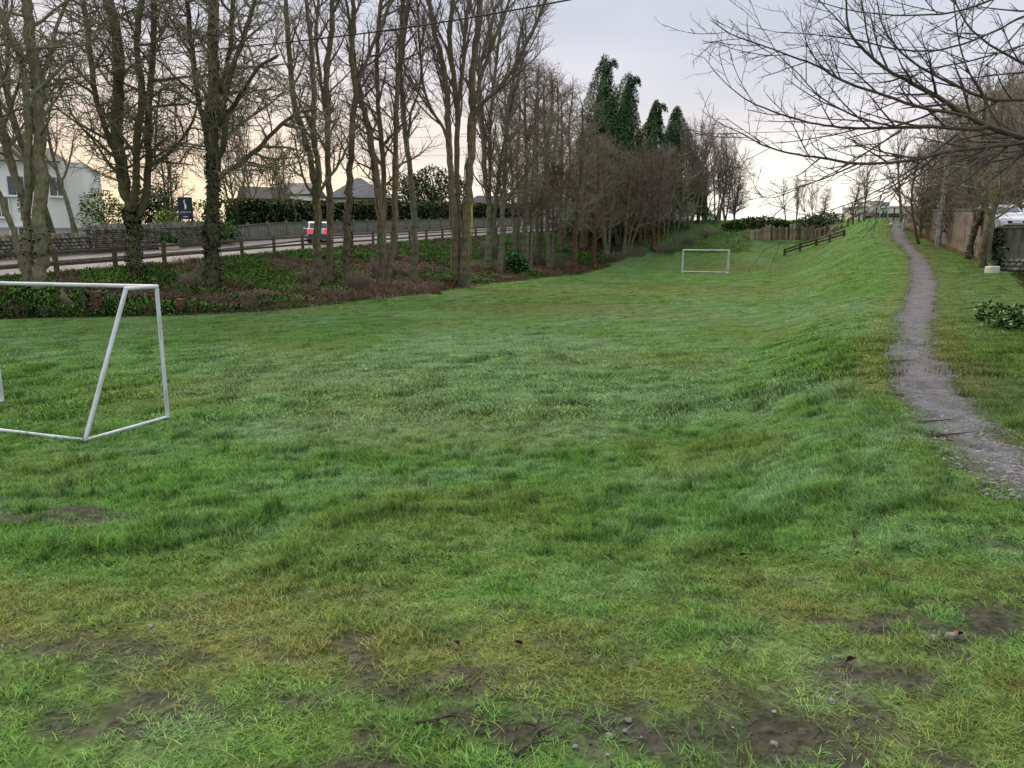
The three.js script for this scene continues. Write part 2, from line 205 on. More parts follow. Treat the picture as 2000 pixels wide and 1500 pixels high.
const C_THATCH = [0.075, 0.082, 0.036], C_MOSS = [0.085, 0.15, 0.03], C_SOIL = [0.046, 0.041, 0.038], C_GREEN = [0.118, 0.285, 0.058], C_DEEP = [0.085, 0.225, 0.045], C_PALE_SHEEN = [0.21, 0.39, 0.195], C_YEL = [0.20, 0.21, 0.06], C_LITTER = [0.062, 0.043, 0.026];
const litter = (x, D) => { const k = (xT(D) - x) / (xT(D) - xF(D)); if (k < -0.02 || k > 1.02 || D < 20) return 0; const n = fbm(x * 0.28, D * 0.28, 4, 151); return sst(0.48, 0.59, n + 0.34 * (1 - k) - 0.21); };
function groundColor(x, D) {
  const k = (xT(D) - x) / (xT(D) - xF(D)); const l = lush(x, D); let c = mix3(l < 0.5 ? mix3(C_DEEP, C_GREEN, l * 2) : mix3(C_GREEN, C_PALE_SHEEN, l * 2 - 1), C_YEL, yellow(x, D) * 0.8);
  if (x > xP(D)) c = mix3(c, C_MOSS, 0.6);
  if (k > -0.03 && D > 20) c = mix3(mix3(C_DEEP, C_SOIL, 0.25), C_LITTER, litter(x, D));
  c = mix3(c, C_THATCH, 0.42); return mix3(c, mix3(C_SOIL, [0.084, 0.077, 0.071], fbm(x * 6, D * 6, 4, 161)), clamp(bare(x, D)));
}
{
  const NC = 340, rows = []; let D = -7, s = 0.075; while (D < 900) { rows.push(D); if (D > 0) s = Math.max(0.075, D * 0.0125); else s = 0.3; D += s; }
  const p = [], c = [], t = [], idx = [];
  rows.forEach((D, r) => { const w = (Math.max(D, -4) + 9); for (let j = 0; j <= NC; j++) { const x = (j / NC * 2 - 1) * 1.35 * w; p.push(x, groundY(x, D), -D); t.push(x / 1.7, -D / 1.7); c.push(...groundColor(x, D)); if (r && j) { const b = r * (NC + 1) + j, a = b - NC - 1; idx.push(a - 1, a, b - 1, a, b, b - 1); } } });
  const g = new THREE.BufferGeometry(); g.setAttribute('position', new THREE.Float32BufferAttribute(p, 3)); g.setAttribute('color', new THREE.Float32BufferAttribute(c, 3)); g.setAttribute('uv', new THREE.Float32BufferAttribute(t, 2)); g.setIndex(idx); g.computeVertexNormals();
  structure('ground', g, M.ground).userData.label = 'sunken green playing field with grassy banks';
}
function strip(D0, D1, step, left, right, yAt, across, colAt, uv = 2) { // a sheet that follows two edges
  const p = [], c = [], t = [], idx = [], n = Math.ceil((D1 - D0) / step);
  for (let r = 0; r <= n; r++) { const D = lerp(D0, D1, r / n), a = left(D), b = right(D); for (let j = 0; j <= across; j++) { const x = lerp(a, b, j / across); p.push(x, yAt(x, D), -D); t.push(x / uv, -D / uv); c.push(...(colAt ? colAt(x, D, j / across) : [1, 1, 1])); if (r && j) { const q = r * (across + 1) + j, o = q - across - 1; idx.push(o - 1, o, q - 1, o, q, q - 1); } } }
  const g = new THREE.BufferGeometry(); g.setAttribute('position', new THREE.Float32BufferAttribute(p, 3)); g.setAttribute('color', new THREE.Float32BufferAttribute(c, 3)); g.setAttribute('uv', new THREE.Float32BufferAttribute(t, 2)); g.setIndex(idx); g.computeVertexNormals(); return g;
}
{ const jag = (D, s) => 0.20 * (fbm(s, D * 1.1, 3, 171) - 0.5) * 2 + 0.16 * (fbm(s, D * 5, 3, 173) - 0.5);
  const g = strip(1.2, 66, 0.08, (D) => xP(D) - pathHalf(D) * 0.94 + jag(D, 1), (D) => xP(D) + pathHalf(D) * 0.94 + jag(D, 9), (x, D) => groundY(x, D) + 0.008, 10, (x, D, k) => { const m = fbm(x * 2.2, D * 0.5, 4, 181), r = mix3([0.155, 0.162, 0.172], [0.165, 0.155, 0.142], sst(0.42, 0.58, m)), e = Math.abs(k - 0.5) * 2; return mix3(r, [0.085, 0.07, 0.055], clamp(0.75 * sst(0.5, 0.72, fbm(x * 5, D * 3, 4, 187)) + 0.9 * sst(0.5, 0.9, e + 0.9 * (fbm(x * 5, D * 4, 4, 189) - 0.5)))); }, 1.1);
  const f = structure('footpath', g, M.path); f.userData.label = 'worn gravel footpath winding up the grassy bank'; }
structure('road', strip(8, 170, 1, (D) => xF(D) - 7.6, (D) => xF(D) - 0.9, (x, D) => roadY(xF(D) - x, D), 4, null, 4), M.road);
structure('pavement', strip(8, 170, 1, (D) => xF(D) - 10.6, (D) => xF(D) - 7.62, (x, D) => roadY(xF(D) - x, D) + 0.11, 3, null, 3), M.pavement);
structure('kerb', (() => { const gs = []; for (let D = 8; D < 150; D += 2) { const a = xF(D) - 7.6, b = xF(D + 1.96) - 7.6, y0 = roadY(7.6, D), y1 = roadY(7.6, D + 1.96), L = Math.hypot(b - a, 1.96); const g = bx(0.14, 0.22, L, 0, 0, 0); g.rotateX(Math.atan2(y1 - y0, L)); g.rotateY(-Math.atan2(b - a, 1.96)); g.translate((a + b) / 2, (y0 + y1) / 2 + 0.02, -D - 0.98); gs.push(g); } return mergeGeometries(gs); })(), M.kerb);
structure('road_marking', strip(8, 150, 1, (D) => xF(D) - 7.25, (D) => xF(D) - 7.13, (x, D) => roadY(xF(D) - x, D) + 0.005, 1, null, 4), M.line);

// ---------------------------------------------------------------- grass, undergrowth, litter
function tuft(seed, n, rad, h, wid, bend) {
  const R = rng(seed), gb = new GB();
  for (let k = 0; k < n; k++) {
    const a = R() * 6.283, r = rad * Math.sqrt(R()), d = R() * 6.283 * 0.5 + a - 1.57 + R() * 1.5, H = h * (0.45 + 0.75 * R()), w = wid * (0.7 + 0.6 * R()), B = bend * (0.25 + R()) * H, cx = Math.cos(a) * r, cz = Math.sin(a) * r, dx = Math.cos(d), dz = Math.sin(d), sx = -dz, sz = dx;
    const tone = 0.55 + 0.9 * R(), dry = R() < 0.05 ? 1 : 0; gb.col = dry ? [1.7 * tone, 1.15 * tone, 1.3 * tone] : [tone * (0.9 + 0.3 * R()), tone, tone * (0.75 + 0.5 * R())];
    const N = V(dx, 0.75, dz).normalize(); let prev = null;
    for (let s = 0; s < 3; s++) { const q = s / 2.6, y = H * (q - 0.18 * q * q * bend), o = B * q * q, ww = w * (1 - 0.45 * q) / 2; const l = gb.v(cx + dx * o - sx * ww, y, cz + dz * o - sz * ww, N.x, N.y, N.z, 0, q), rr = gb.v(cx + dx * o + sx * ww, y, cz + dz * o + sz * ww, N.x, N.y, N.z, 1, q); if (prev) gb.i.push(prev[0], prev[1], l, prev[1], rr, l); prev = [l, rr]; }
    const y = H * (1 - 0.18 * bend), tp = gb.v(cx + dx * B, y, cz + dz * B, N.x, N.y, N.z, 0.5, 1); gb.i.push(prev[0], prev[1], tp);
  }
  return gb.build(true);
}
{
  const R = rng(2024), tufts = [tuft(1, 20, 0.055, 0.062, 0.0029, 1.0), tuft(2, 22, 0.06, 0.076, 0.0027, 1.25), tuft(3, 20, 0.055, 0.046, 0.0029, 1.0), tuft(4, 24, 0.045, 0.092, 0.0032, 1.2), tuft(5, 70, 0.24, 0.055, 0.009, 0.8), tuft(6, 70, 0.26, 0.07, 0.010, 1.0)], lists = tufts.map(() => [[], []]);
  const up = V(0, 1, 0), q = new THREE.Quaternion(), q2 = new THREE.Quaternion(), nrm = V(0, 1, 0);
  const bands = [[0.9, 3.6, 900], [3.6, 6, 470], [6, 10, 250], [10, 17, 34], [17, 30, 17], [30, 48, 7], [48, 75, 3], [75, 100, 1.5]];
  for (const [a, b, dens] of bands) {
    const wAt = (D) => 0.78 * D + 1.6, area = (b - a) * (wAt(a) + wAt(b)), n = Math.round(area * dens), wide = a >= 10, sc = wide ? Math.max(1, Math.sqrt(34 / dens) * 0.7) : Math.max(1, Math.sqrt(620 / dens) * 0.75);
    for (let k = 0; k < n; k++) {
      const D = lerp(a, b, R()), x = (R() * 2 - 1) * wAt(b); if (Math.abs(x) > wAt(D)) continue;
      const kk = (xT(D) - x) / (xT(D) - xF(D)); if (kk > 0.02 && D > 20 && (kk > 1 ? xF(D) - x > 0.5 : litter(x, D) > 0.25 || R() < 0.5)) continue; if (xF(D) - x > 0.5) continue;
      const bb = bare(x, D); if (R() < bb * 1.02) continue;
      const y = yellow(x, D), l = lush(x, D), worn = 1 - sst(2.7, 4.4, D + 0.4 * (fbm(x, D, 2, 199) - 0.5)); let c = l < 0.5 ? mix3(C_DEEP, C_GREEN, l * 2) : mix3(C_GREEN, C_PALE_SHEEN, l * 2 - 1);
      if (x > xP(D)) c = mix3(c, C_MOSS, 0.6); c = mix3(c, C_YEL, clamp(y * (0.75 + 0.6 * R()))); const tn = (0.62 + 0.8 * R()) * 1.12, clump = fbm(x * 3.6, D * 3.0, 3, 211);
      const hs = (0.65 + 0.6 * R()) * (0.72 + 0.5 * sst(0.4, 0.75, clump) + (D < 9 ? 0.5 : 0.8) * sst(0.64, 0.74, fbm(x * 4.2 + 9, D * 3.6, 2, 213))) * (1 - 0.4 * worn) * (1 - 0.3 * y) * lerp(0.9, 0.36, sst(5, 24, D));
      const which = wide ? (clump > 0.55 ? 5 : 4) : worn > 0.5 ? (R() < 0.7 ? 2 : 0) : clump > 0.62 && R() < 0.5 ? 3 : (R() * 3) | 0, s = sc * (0.8 + 0.45 * R()); q.setFromAxisAngle(up, R() * 6.283);
      nrm.set(groundY(x - 0.2, D) - groundY(x + 0.2, D), 0.4, groundY(x, D + 0.2) - groundY(x, D - 0.2)).normalize(); q2.setFromUnitVectors(up, nrm); q.premultiply(q2);
      lists[which][0].push(M4(onGround(x, D, -0.004), q, V(s, Math.min(s, 1.6) * hs, s))); lists[which][1].push([c[0] * tn, c[1] * tn, c[2] * tn]);
    }
  }
  const L = ['short green lawn grass over the playing field', 'longer bending lawn grass over the playing field', 'short worn yellowish grass over the near strip', 'taller dark green grass clumps in the lawn', 'short mown grass of the middle and far field', 'slightly longer grass of the middle and far field'];
  tufts.forEach((g, k) => stuff('grass', L[k], 'grass', g, M.grass, lists[k][0], lists[k][1]));
  console.log('grass', lists.map((l) => l[0].length).join(' '));
}
{ // leafy ground cover and leaf litter on the tree bank
  const R = rng(77), gb = new GB(); for (let k = 0; k < 40; k++) { const tone = 0.65 + 0.7 * R(); gb.col = [tone * (0.9 + 0.35 * R()), tone, tone * 0.9]; const a = R() * 6.283, r = 0.22 * Math.sqrt(R()); randomLeaf(gb, R, V(Math.cos(a) * r, 0.03 + 0.11 * R(), Math.sin(a) * r), 0.04 + 0.05 * R(), 0.025 + 0.025 * R(), V(Math.cos(a), 0.4, Math.sin(a))); }
  const gl = new GB(); for (let k = 0; k < 16; k++) { const tone = 0.5 + R(); gl.col = [tone * (0.9 + 0.3 * R()), tone, tone]; const a = R() * 6.283, r = 0.3 * Math.sqrt(R()), d = rdir(R); d.y *= 0.25; d.normalize(); const w = V(-d.z, 0.3 * (R() - 0.5), d.x).normalize(), n = V(0, 0, 0).crossVectors(w, d).normalize(); if (n.y < 0) n.negate(); gl.leaf(V(Math.cos(a) * r, 0.015 + 0.03 * R(), Math.sin(a) * r), d, w, n, 0.10 + 0.05 * R(), 0.06); }
  const gs = new GB(); for (let k = 0; k < 14; k++) { const a = R() * 6.283, p = V((R() - 0.5) * 0.4, 0, (R() - 0.5) * 0.4), h = 0.2 + 0.35 * R(); gs.tube([p, p.clone().add(V(Math.cos(a) * 0.08, h * 0.6, Math.sin(a) * 0.08)), p.clone().add(V(Math.cos(a) * (0.1 + 0.3 * R()), h, Math.sin(a) * 0.25))], [0.006, 0.005, 0.003], 3); }
  const A = [[], []], B = [[], []], Cc = [[], []], q = new THREE.Quaternion();
  const put = (L, x, D, s, c) => { q.setFromAxisAngle(V(0, 1, 0), R() * 6.283); L[0].push(M4(onGround(x, D), q, V(s, s * (0.7 + 0.5 * R()), s))); L[1].push(c); };
  for (let k = 0; k < 80000; k++) {
    const D = 22 + 70 * R() ** 1.3, x = lerp(xF(D) - 0.7, xT(D) + 1.0, R()); if (x < -0.80 * D - 3) continue; const li = litter(x, D), kk = (xT(D) - x) / (xT(D) - xF(D)), n = fbm(x * 0.5 + 3, D * 0.5, 3, 221);
    if (li > 0.35) { if (R() < 0.62) put(B, x, D, 0.8 + 0.6 * R(), mix3([0.05, 0.032, 0.018], [0.125, 0.082, 0.045], R())); else if (R() < 0.10) put(Cc, x, D, 0.5 + 0.7 * R(), [0.13, 0.095, 0.055]); }
    else if (n > 0.37 && (kk > -0.04 || R() < 0.2)) put(A, x, D, (0.6 + 0.9 * R()) * (kk < 0 ? 0.5 : 1), mix3(mix3([0.075, 0.21, 0.03], [0.18, 0.40, 0.06], R()), [0.05, 0.10, 0.05], fbm(x, D, 2, 231)));
    else if (R() < 0.35) put(R() < 0.8 ? B : Cc, x, D, 0.7 + 0.5 * R(), [0.11, 0.08, 0.05]);
  }
  for (let k = 0; k < 1800; k++) { const h = hit(1240 + 230 * R(), 432 + 62 * R()); if (h) put(R() < 0.75 ? A : Cc, h.x, -h.z, 0.5 + 0.9 * R(), mix3([0.08, 0.19, 0.035], [0.19, 0.28, 0.08], R())); }
  for (let k = 0; k < 1500; k++) { const D = 20 + 32 * R(), x = xP(D) + 2.3 + 0.1 * D * 0.5 + 2 * R(); put(R() < 0.5 ? A : B, x, D, 0.5 + 0.6 * R(), mix3([0.035, 0.08, 0.02], [0.09, 0.09, 0.04], R())); }
  const Wd = [[], []]; for (let k = 0; k < 2600; k++) { const D = 3.6 + 40 * R() ** 1.7, x = (R() * 2 - 1) * (0.74 * D + 1); if (x < xT(D) + 0.3 || Math.abs(x - xP(D)) < pathHalf(D) + 0.1 || bare(x, D) > 0.3 || fbm(x * 0.8, D * 0.8, 3, 261) < 0.44) continue; put(Wd, x, D, (0.10 + 0.16 * R()) * (D < 8 ? 0.75 : 1) * (1 + D / 60), mix3([0.03, 0.085, 0.02], [0.07, 0.15, 0.035], R())); }
  stuff('lawn_weeds', 'small dark flat weeds dotted through the lawn', 'weeds', gb.build(true), M.leaf, Wd[0], Wd[1]);
  stuff('ground_ivy', 'leafy green ground cover on the bank below the trees', 'undergrowth', gb.build(true), M.leaf, A[0], A[1]);
  stuff('leaf_litter', 'brown fallen leaves on the bank below the trees', 'leaf litter', gl.build(true), M.leaf, B[0], B[1]);
  stuff('dead_stems', 'dry brown weed stems on the bank below the trees', 'dead stems', gs.build(true), M.leaf, Cc[0], Cc[1]);
  // pebbles and grit
  const st = new THREE.IcosahedronGeometry(1, 1); { const p = st.attributes.position; for (let k = 0; k < p.count; k++) { const f = 0.8 + 0.4 * vnoise(p.getX(k) * 2 + 5, p.getY(k) * 2 + p.getZ(k) * 3, 241); p.setXYZ(k, p.getX(k) * f, p.getY(k) * f * 0.6, p.getZ(k) * f); } st.computeVertexNormals(); }
  const P = [[], []]; const peb = (x, D, s) => { q.setFromAxisAngle(V(0, 1, 0), R() * 6.283); P[0].push(M4(onGround(x, D, s * 0.2 + 0.006), q, V(s, s, s * (0.7 + 0.5 * R())))); const t = 0.3 + 0.55 * R() ** 2; P[1].push([t, t, t * (0.95 + 0.15 * R())]); };
  for (let k = 0; k < 6500; k++) { const D = 4.4 + 24 * R() ** 1.6, x = xP(D) + (R() * 2 - 1) * (pathHalf(D) + 0.1); if (fbm(x * 1.3, D * 0.9, 3, 251) > 0.42) peb(x, D, 0.004 + 0.014 * R() ** 2); }
  for (let k = 0; k < 800; k++) { const D = 1.5 + 2.6 * R(), x = (R() * 2 - 1) * (0.75 * D + 0.6), w = 0; if (bare(x, D) > 0.4 && R() < 0.25 + 0.75 * sst(-0.2, 0.7, x)) peb(x, D, 0.002 + 0.008 * R() ** 4); }
  const K = [[], []]; for (let k = 0; k < 14000; k++) { const D = 1.5 + 4.5 * R() ** 1.5, x = (R() * 2 - 1) * (0.75 * D + 0.8); if (bare(x, D) < 0.45 || Math.abs(x - xP(D)) < pathHalf(D)) continue; const s = 0.002 + 0.005 * R() ** 3, t = 0.55 + 0.7 * R(); q.setFromEuler(new THREE.Euler(R() * 6, R() * 6, R() * 6)); K[0].push(M4(onGround(x, D, s * 0.15), q, V(s, s, s * (0.7 + 0.6 * R())))); K[1].push([0.075 * t, 0.06 * t, 0.05 * t]); }
  stuff('soil_crumbs', 'dark damp crumbs of soil on the worn patches', 'soil', st, S(1, 1, 1, 0.8), K[0], K[1]);
  stuff('pebbles', 'small grey stones and grit on the worn ground', 'pebbles', st, M.pebble, P[0], P[1]);
}

// ---------------------------------------------------------------- bare trees
function smooth(pts, n) { const c = new THREE.CatmullRomCurve3(pts, false, 'centripetal'); return c.getPoints(n); }
const sidesFor = (r) => r > 0.14 ? 12 : r > 0.07 ? 8 : r > 0.03 ? 6 : r > 0.014 ? 4 : 3;
const q0 = new THREE.Quaternion();
function grow(gb, R, pts, rad, o, level) { // sets side branches along a limb, down to twigs
  const L = o.levels[level]; if (!L) return; const n = pts.length; let len = 0; const acc = [0]; for (let k = 1; k < n; k++) { len += pts[k].distanceTo(pts[k - 1]); acc.push(len); }
  const N = Math.max(1, Math.round((1 - L.from) * len * L.per * (0.8 + 0.4 * R())));
  for (let k = 0; k < N; k++) {
    const s = lerp(L.from, 0.985, (k + R()) / N) * len; let j = 1; while (j < n - 1 && acc[j] < s) j++; const f = clamp((s - acc[j - 1]) / (acc[j] - acc[j - 1] + 1e-6));
    const p = pts[j - 1].clone().lerp(pts[j], f), T = V(0, 0, 0).subVectors(pts[j], pts[j - 1]).normalize(), rp = lerp(rad[j - 1], rad[j], f);
    const ax = rdir(R).cross(T).normalize(), ang = L.ang * (0.7 + 0.6 * R()), d = T.clone().applyQuaternion(q0.setFromAxisAngle(ax, ang));
    if (L.flat) { d.y *= L.flat; d.normalize(); }
    const lg = L.len * (0.45 + 0.9 * R()) * (1 - L.shrink * s / len), r0 = Math.min(rp * 0.72, L.r * (0.7 + 0.6 * R()) * Math.min(1.6, 0.4 + lg / L.len)), m = L.segs, q = [p.clone()], rr = [r0];
    for (let a = 1; a <= m; a++) { d.y += L.up / m * (L.upEnd ? (a / m) * 2 : 1); d.addScaledVector(rdir(R), L.wob).normalize(); q.push(q[a - 1].clone().addScaledVector(d, lg / m)); rr.push(lerp(r0, L.r1, a / m)); }
    if (q[q.length - 1].y < (o.floor ?? -99)) continue;
    gb.tube(q, rr, sidesFor(r0), true); grow(gb, R, q, rr, o, level + 1);
  }
}
const lv = (from, per, len, r, r1, ang, up, wob, segs, shrink) => ({ from, per, len, r, r1, ang, up, wob, segs, shrink });
const HABIT = { // density, lengths and radii of side branches, branchlets and twigs
  open: { levels: [lv(0.3, 2.0, 2.6, 0.045, 0.012, 0.85, 0.5, 0.16, 6, 0.45), lv(0.12, 3.8, 1.15, 0.016, 0.008, 0.85, 0.25, 0.2, 4, 0.3), lv(0.1, 6.0, 0.62, 0.011, 0.0075, 0.8, 0.1, 0.2, 2, 0.2)] },
  shaggy: { levels: [lv(0.12, 2.4, 3.1, 0.045, 0.012, 1.05, 0.2, 0.2, 6, 0.35), lv(0.1, 4.8, 1.3, 0.018, 0.011, 0.95, 0.0, 0.25, 4, 0.3), lv(0.08, 6.2, 0.66, 0.0125, 0.009, 0.9, -0.05, 0.25, 2, 0.2)] },
  vase: { levels: [lv(0.26, 2.0, 3.4, 0.05, 0.013, 0.55, 0.75, 0.12, 7, 0.45), lv(0.15, 3.6, 1.4, 0.017, 0.008, 0.6, 0.4, 0.15, 4, 0.3), lv(0.1, 5.4, 0.64, 0.011, 0.0075, 0.65, 0.2, 0.15, 2, 0.2)] },
  dense: { levels: [lv(0.06, 3.4, 2.6, 0.04, 0.012, 0.95, 0.25, 0.22, 5, 0.4), lv(0.1, 4.6, 1.2, 0.018, 0.011, 0.85, 0.1, 0.24, 3, 0.3), lv(0.1, 6.0, 0.62, 0.012, 0.009, 0.8, 0.05, 0.22, 2, 0.2)] },
};
let treeTris = 0;
// stems: pixel traces [[u, v, forward offset], ...] with a width in pixels at foot and at top
function tree(name, label, D, stems, o, group) {
  const R = rng(o.seed), foot = o.foot ?? onGround(at(stems[0].t[0][0], 474, D).x, D), root = thing(name, label, 'tree', foot, 0, group), tg = new GB(), cg = new GB(), px = D / FPX, axes = [];
  for (const s of stems) {
    let pts = s.t.map(([u, v, dz = 0], k) => { const q = at(u, v, D + dz); if (k === 0 && !s.fork) { q.y = groundY(q.x, -q.z) - 0.15; } return q.sub(foot); });
    if (s.more) { const a = pts[pts.length - 1], b = pts[pts.length - 2], d = a.clone().sub(b).normalize(); for (let k = 0; k < 3; k++) { d.addScaledVector(rdir(R), 0.12); d.y += 0.1; d.normalize(); pts.push(pts[pts.length - 1].clone().addScaledVector(d, s.more / 3)); } }
    pts = smooth(pts, Math.max(8, pts.length * 4)); const n = pts.length, r0 = s.w[0] * px * 0.41, r1 = s.w[1] * px * 0.41;
    const rad = pts.map((_, k) => { const t = k / (n - 1); return lerp(r0, r1, t) * (s.fork ? 1 : 1 + 0.4 * Math.exp(-t * n / 2.2)) * (s.more && t > 0.75 ? lerp(1, 0.3, (t - 0.75) * 4) : 1); });
    pts.forEach((p, k) => { if (k && k < n - 1) p.addScaledVector(rdir(R), rad[k] * 0.34); });
    tg.tube(pts, rad, sidesFor(r0) + (r0 > 0.2 ? 4 : 0), true, r0 > 0.2 ? 0.24 : 0.4); axes.push([pts, rad]);
    const hb = HABIT[s.habit ?? o.habit]; if (!s.plain) grow(cg, R, pts, rad, { levels: (s.from != null ? [{ ...hb.levels[0], from: s.from }, ...hb.levels.slice(1)] : hb.levels), floor: 0.6 }, 0);
  }
  part('trunk', tg.build(), o.bark, root); if (cg.i.length) part('crown', cg.build(), o.twig, root);
  if (o.ivy) { const ig = new GB(); for (const [k, lo, hi, n, spread = 0.1] of o.ivy) { const [pts, rad] = axes[k]; for (let m = 0; m < n; m++) { const t = lerp(lo, hi, R()) * (pts.length - 1), j = Math.min(pts.length - 2, t | 0), p = pts[j].clone().lerp(pts[j + 1], t - j), a = R() * 6.283, out = V(Math.cos(a), 0.1, Math.sin(a)); p.addScaledVector(out, rad[j] * 1.02 + spread * R() ** 2); const tone = 0.5 + R(); ig.col = [tone, tone, tone * (0.8 + 0.6 * R())]; randomLeaf(ig, R, p, 0.07 + 0.06 * R(), 0.07, V(out.x * 0.8, -0.7, out.z * 0.8)); } } part('ivy', ig.build(true), M.ivy, root); treeTris += ig.tris; }
  if (o.splinters) { const sg = new GB(); for (const [k, lo, hi, n] of o.splinters) { const [pts, rad] = axes[k]; for (let m = 0; m < n; m++) { const t0 = lerp(lo, hi, R()) * (pts.length - 1), a = R() * 6.283, t1 = Math.min(pts.length - 1.01, t0 + 1 + 4 * R()), P = (t, e) => { const j = Math.min(pts.length - 2, t | 0); return pts[j].clone().lerp(pts[j + 1], t - j).add(V(Math.cos(a) * (rad[j] + e), 0, Math.sin(a) * (rad[j] + e))); }; sg.tube([P(t0, 0.0), P((t0 + t1) / 2, 0.015), P(t1, 0.02 + 0.06 * R())], [0.03, 0.028, 0.008], 4); } } part('torn_bark', sg.build(), M.splinter, root); }
  treeTris += tg.tris + cg.tris; return root;
}
const W = (...w) => w;
tree('birch_tree', 'pale multi-stemmed tree at the field edge behind the near white goal', 27, [
  { t: [[72, 606], [74, 575], [78, 530, 0.1], [80, 480], [79, 410], [79, 320], [75, 250], [72, 165], [58, 70], [49, -10]], w: W(35, 16), more: 4, from: 0.42 },
  { t: [[62, 560, 0.1], [58, 505, 0.2], [47, 400, 0.4], [24, 335, 0.6], [8, 260, 0.8], [-12, 180, 1]], w: W(20, 12), fork: 1, more: 4, from: 0.4 },
  { t: [[52, 425, 0.3], [55, 340, -0.1], [54, 245, -0.3], [49, 157, -0.5], [30, 87, -0.6], [-4, 15, -0.8]], w: W(17, 9), fork: 1, more: 4, from: 0.35 },
  { t: [[56, 560, -0.2], [45, 525, -0.3], [27, 450, -0.5], [0, 385, -0.7], [-30, 300, -1]], w: W(14, 9), fork: 1, more: 3, from: 0.5 },
  { t: [[80, 175, 0], [110, 55, 0.8], [150, -40, 1.4]], w: W(9, 5), fork: 1, more: 2, from: 0.05 },
], { seed: 11, habit: 'shaggy', bark: M.barkPale, twig: M.twigMoss, ivy: [[0, 0.22, 0.30, 60, 0.04], [1, 0.0, 0.3, 200, 0.06]] });
tree('lime_tree', 'ivy-footed tree with several pale stems beside the road fence', 32.5, [
  { t: [[264, 538], [264, 500], [262, 440], [254, 400], [241, 350], [230, 275], [230, 210], [230, 105], [210, -5]], w: W(30, 18), more: 4, from: 0.24 },
  { t: [[266, 430, 0.1], [284, 385, 0.2], [290, 300, 0.4], [290, 210, 0.5], [297, 105, 0.6], [301, -5, 0.8]], w: W(17, 10), fork: 1, more: 4, from: 0.05 },
  { t: [[262, 400, -0.2], [266, 330, -0.5], [270, 262, -0.7], [278, 190, -0.8], [268, 80, -1], [276, -5, -1.1]], w: W(16, 9), fork: 1, more: 4, from: 0.1 },
  { t: [[238, 330, -0.1], [208, 255, -0.6], [184, 175, -1], [174, 70, -1.2], [160, -10, -1.4]], w: W(13, 8), fork: 1, more: 3, from: 0.05 },
  { t: [[288, 330, 0.3], [330, 300, 0.8], [375, 240, 1.4], [392, 170, 1.8]], w: W(9, 4), fork: 1, from: 0.05 },
], { seed: 22, habit: 'shaggy', bark: M.barkMoss, twig: M.twigMoss, ivy: [[0, 0.0, 0.26, 1100, 0.06]] });
tree('ash_tree', 'ivy-clad tree with a long low limb bending over the road', 31.5, [
  { t: [[412, 545], [414, 500], [416, 440], [416, 375], [413, 300], [412, 230], [415, 175], [415, 88], [415, -10]], w: W(30, 15), more: 5, from: 0.3 },
  { t: [[424, 350], [450, 332, 0.3], [490, 303, 0.8], [535, 258, 1.4], [580, 222, 2], [625, 212, 2.4]], w: W(15, 6), fork: 1, from: 0.1 },
  { t: [[420, 250, -0.2], [450, 215, -0.4], [472, 182, -0.8], [504, 133, -1.2], [548, 106, -1.5]], w: W(13, 5), fork: 1, from: 0.1 },
  { t: [[420, 215, 0.3], [434, 170, 0.5], [450, 90, 0.7], [456, -5, 0.8]], w: W(12, 8), fork: 1, more: 4, from: 0.05 },
  { t: [[408, 290, 0.1], [396, 235, 0.4], [380, 140, 0.6], [366, 10, 0.8]], w: W(13, 8), fork: 1, more: 4, from: 0.05 },
  { t: [[418, 330], [440, 270, -0.6], [438, 200, -0.8], [480, 60, -1], [500, -10, -1]], w: W(13, 7), fork: 1, more: 3, from: 0.1 },
], { seed: 33, habit: 'shaggy', bark: M.barkDark, twig: M.twigMoss, ivy: [[0, 0.02, 0.36, 1300, 0.05], [0, 0.3, 0.5, 160, 0.05]], splinters: [[0, 0.35, 0.7, 26]] });
tree('sycamore_tree', 'brown tree forking low into a fan of limbs behind the bank', 36, [
  { t: [[619, 538], [620, 500], [620, 450], [617, 378], [612, 340, 0.1], [596, 270, 0.2], [577, 215, 0.4], [566, 120, 0.6], [560, 30, 0.8]], w: W(19, 7), more: 4, from: 0.42 },
  { t: [[617, 385], [598, 360, -0.3], [582, 305, -0.6], [574, 262, -0.9]], w: W(7, 3), fork: 1 },
  { t: [[618, 390], [624, 340, -0.2], [614, 275, -0.4], [613, 200, -0.6], [611, 140, -0.6], [602, 35, -0.8]], w: W(14, 6), fork: 1, more: 4, from: 0.1 },
  { t: [[619, 385], [640, 350, 0.3], [664, 318, 0.7], [683, 276, 1.0], [700, 240, 1.4]], w: W(8, 4), fork: 1, from: 0.1 },
], { seed: 44, habit: 'open', bark: M.barkBrown, twig: M.twigBrown, splinters: [[0, 0.02, 0.2, 6]] });
tree('sycamore_tree', 'tall straight brown tree standing right against the low-forking one', 37.5, [
  { t: [[640, 524], [643, 470], [643, 380], [638, 290], [640, 200], [637, 130], [647, 70], [651, -5]], w: W(15, 9), more: 5, from: 0.3 },
  { t: [[639, 240], [628, 170, 0.3], [618, 80, 0.6], [622, 0, 0.8]], w: W(8, 5), fork: 1, more: 4, from: 0.05 },
], { seed: 45, habit: 'open', bark: M.barkBrown, twig: M.twigBrown, splinters: [[0, 0.02, 0.3, 8]] });
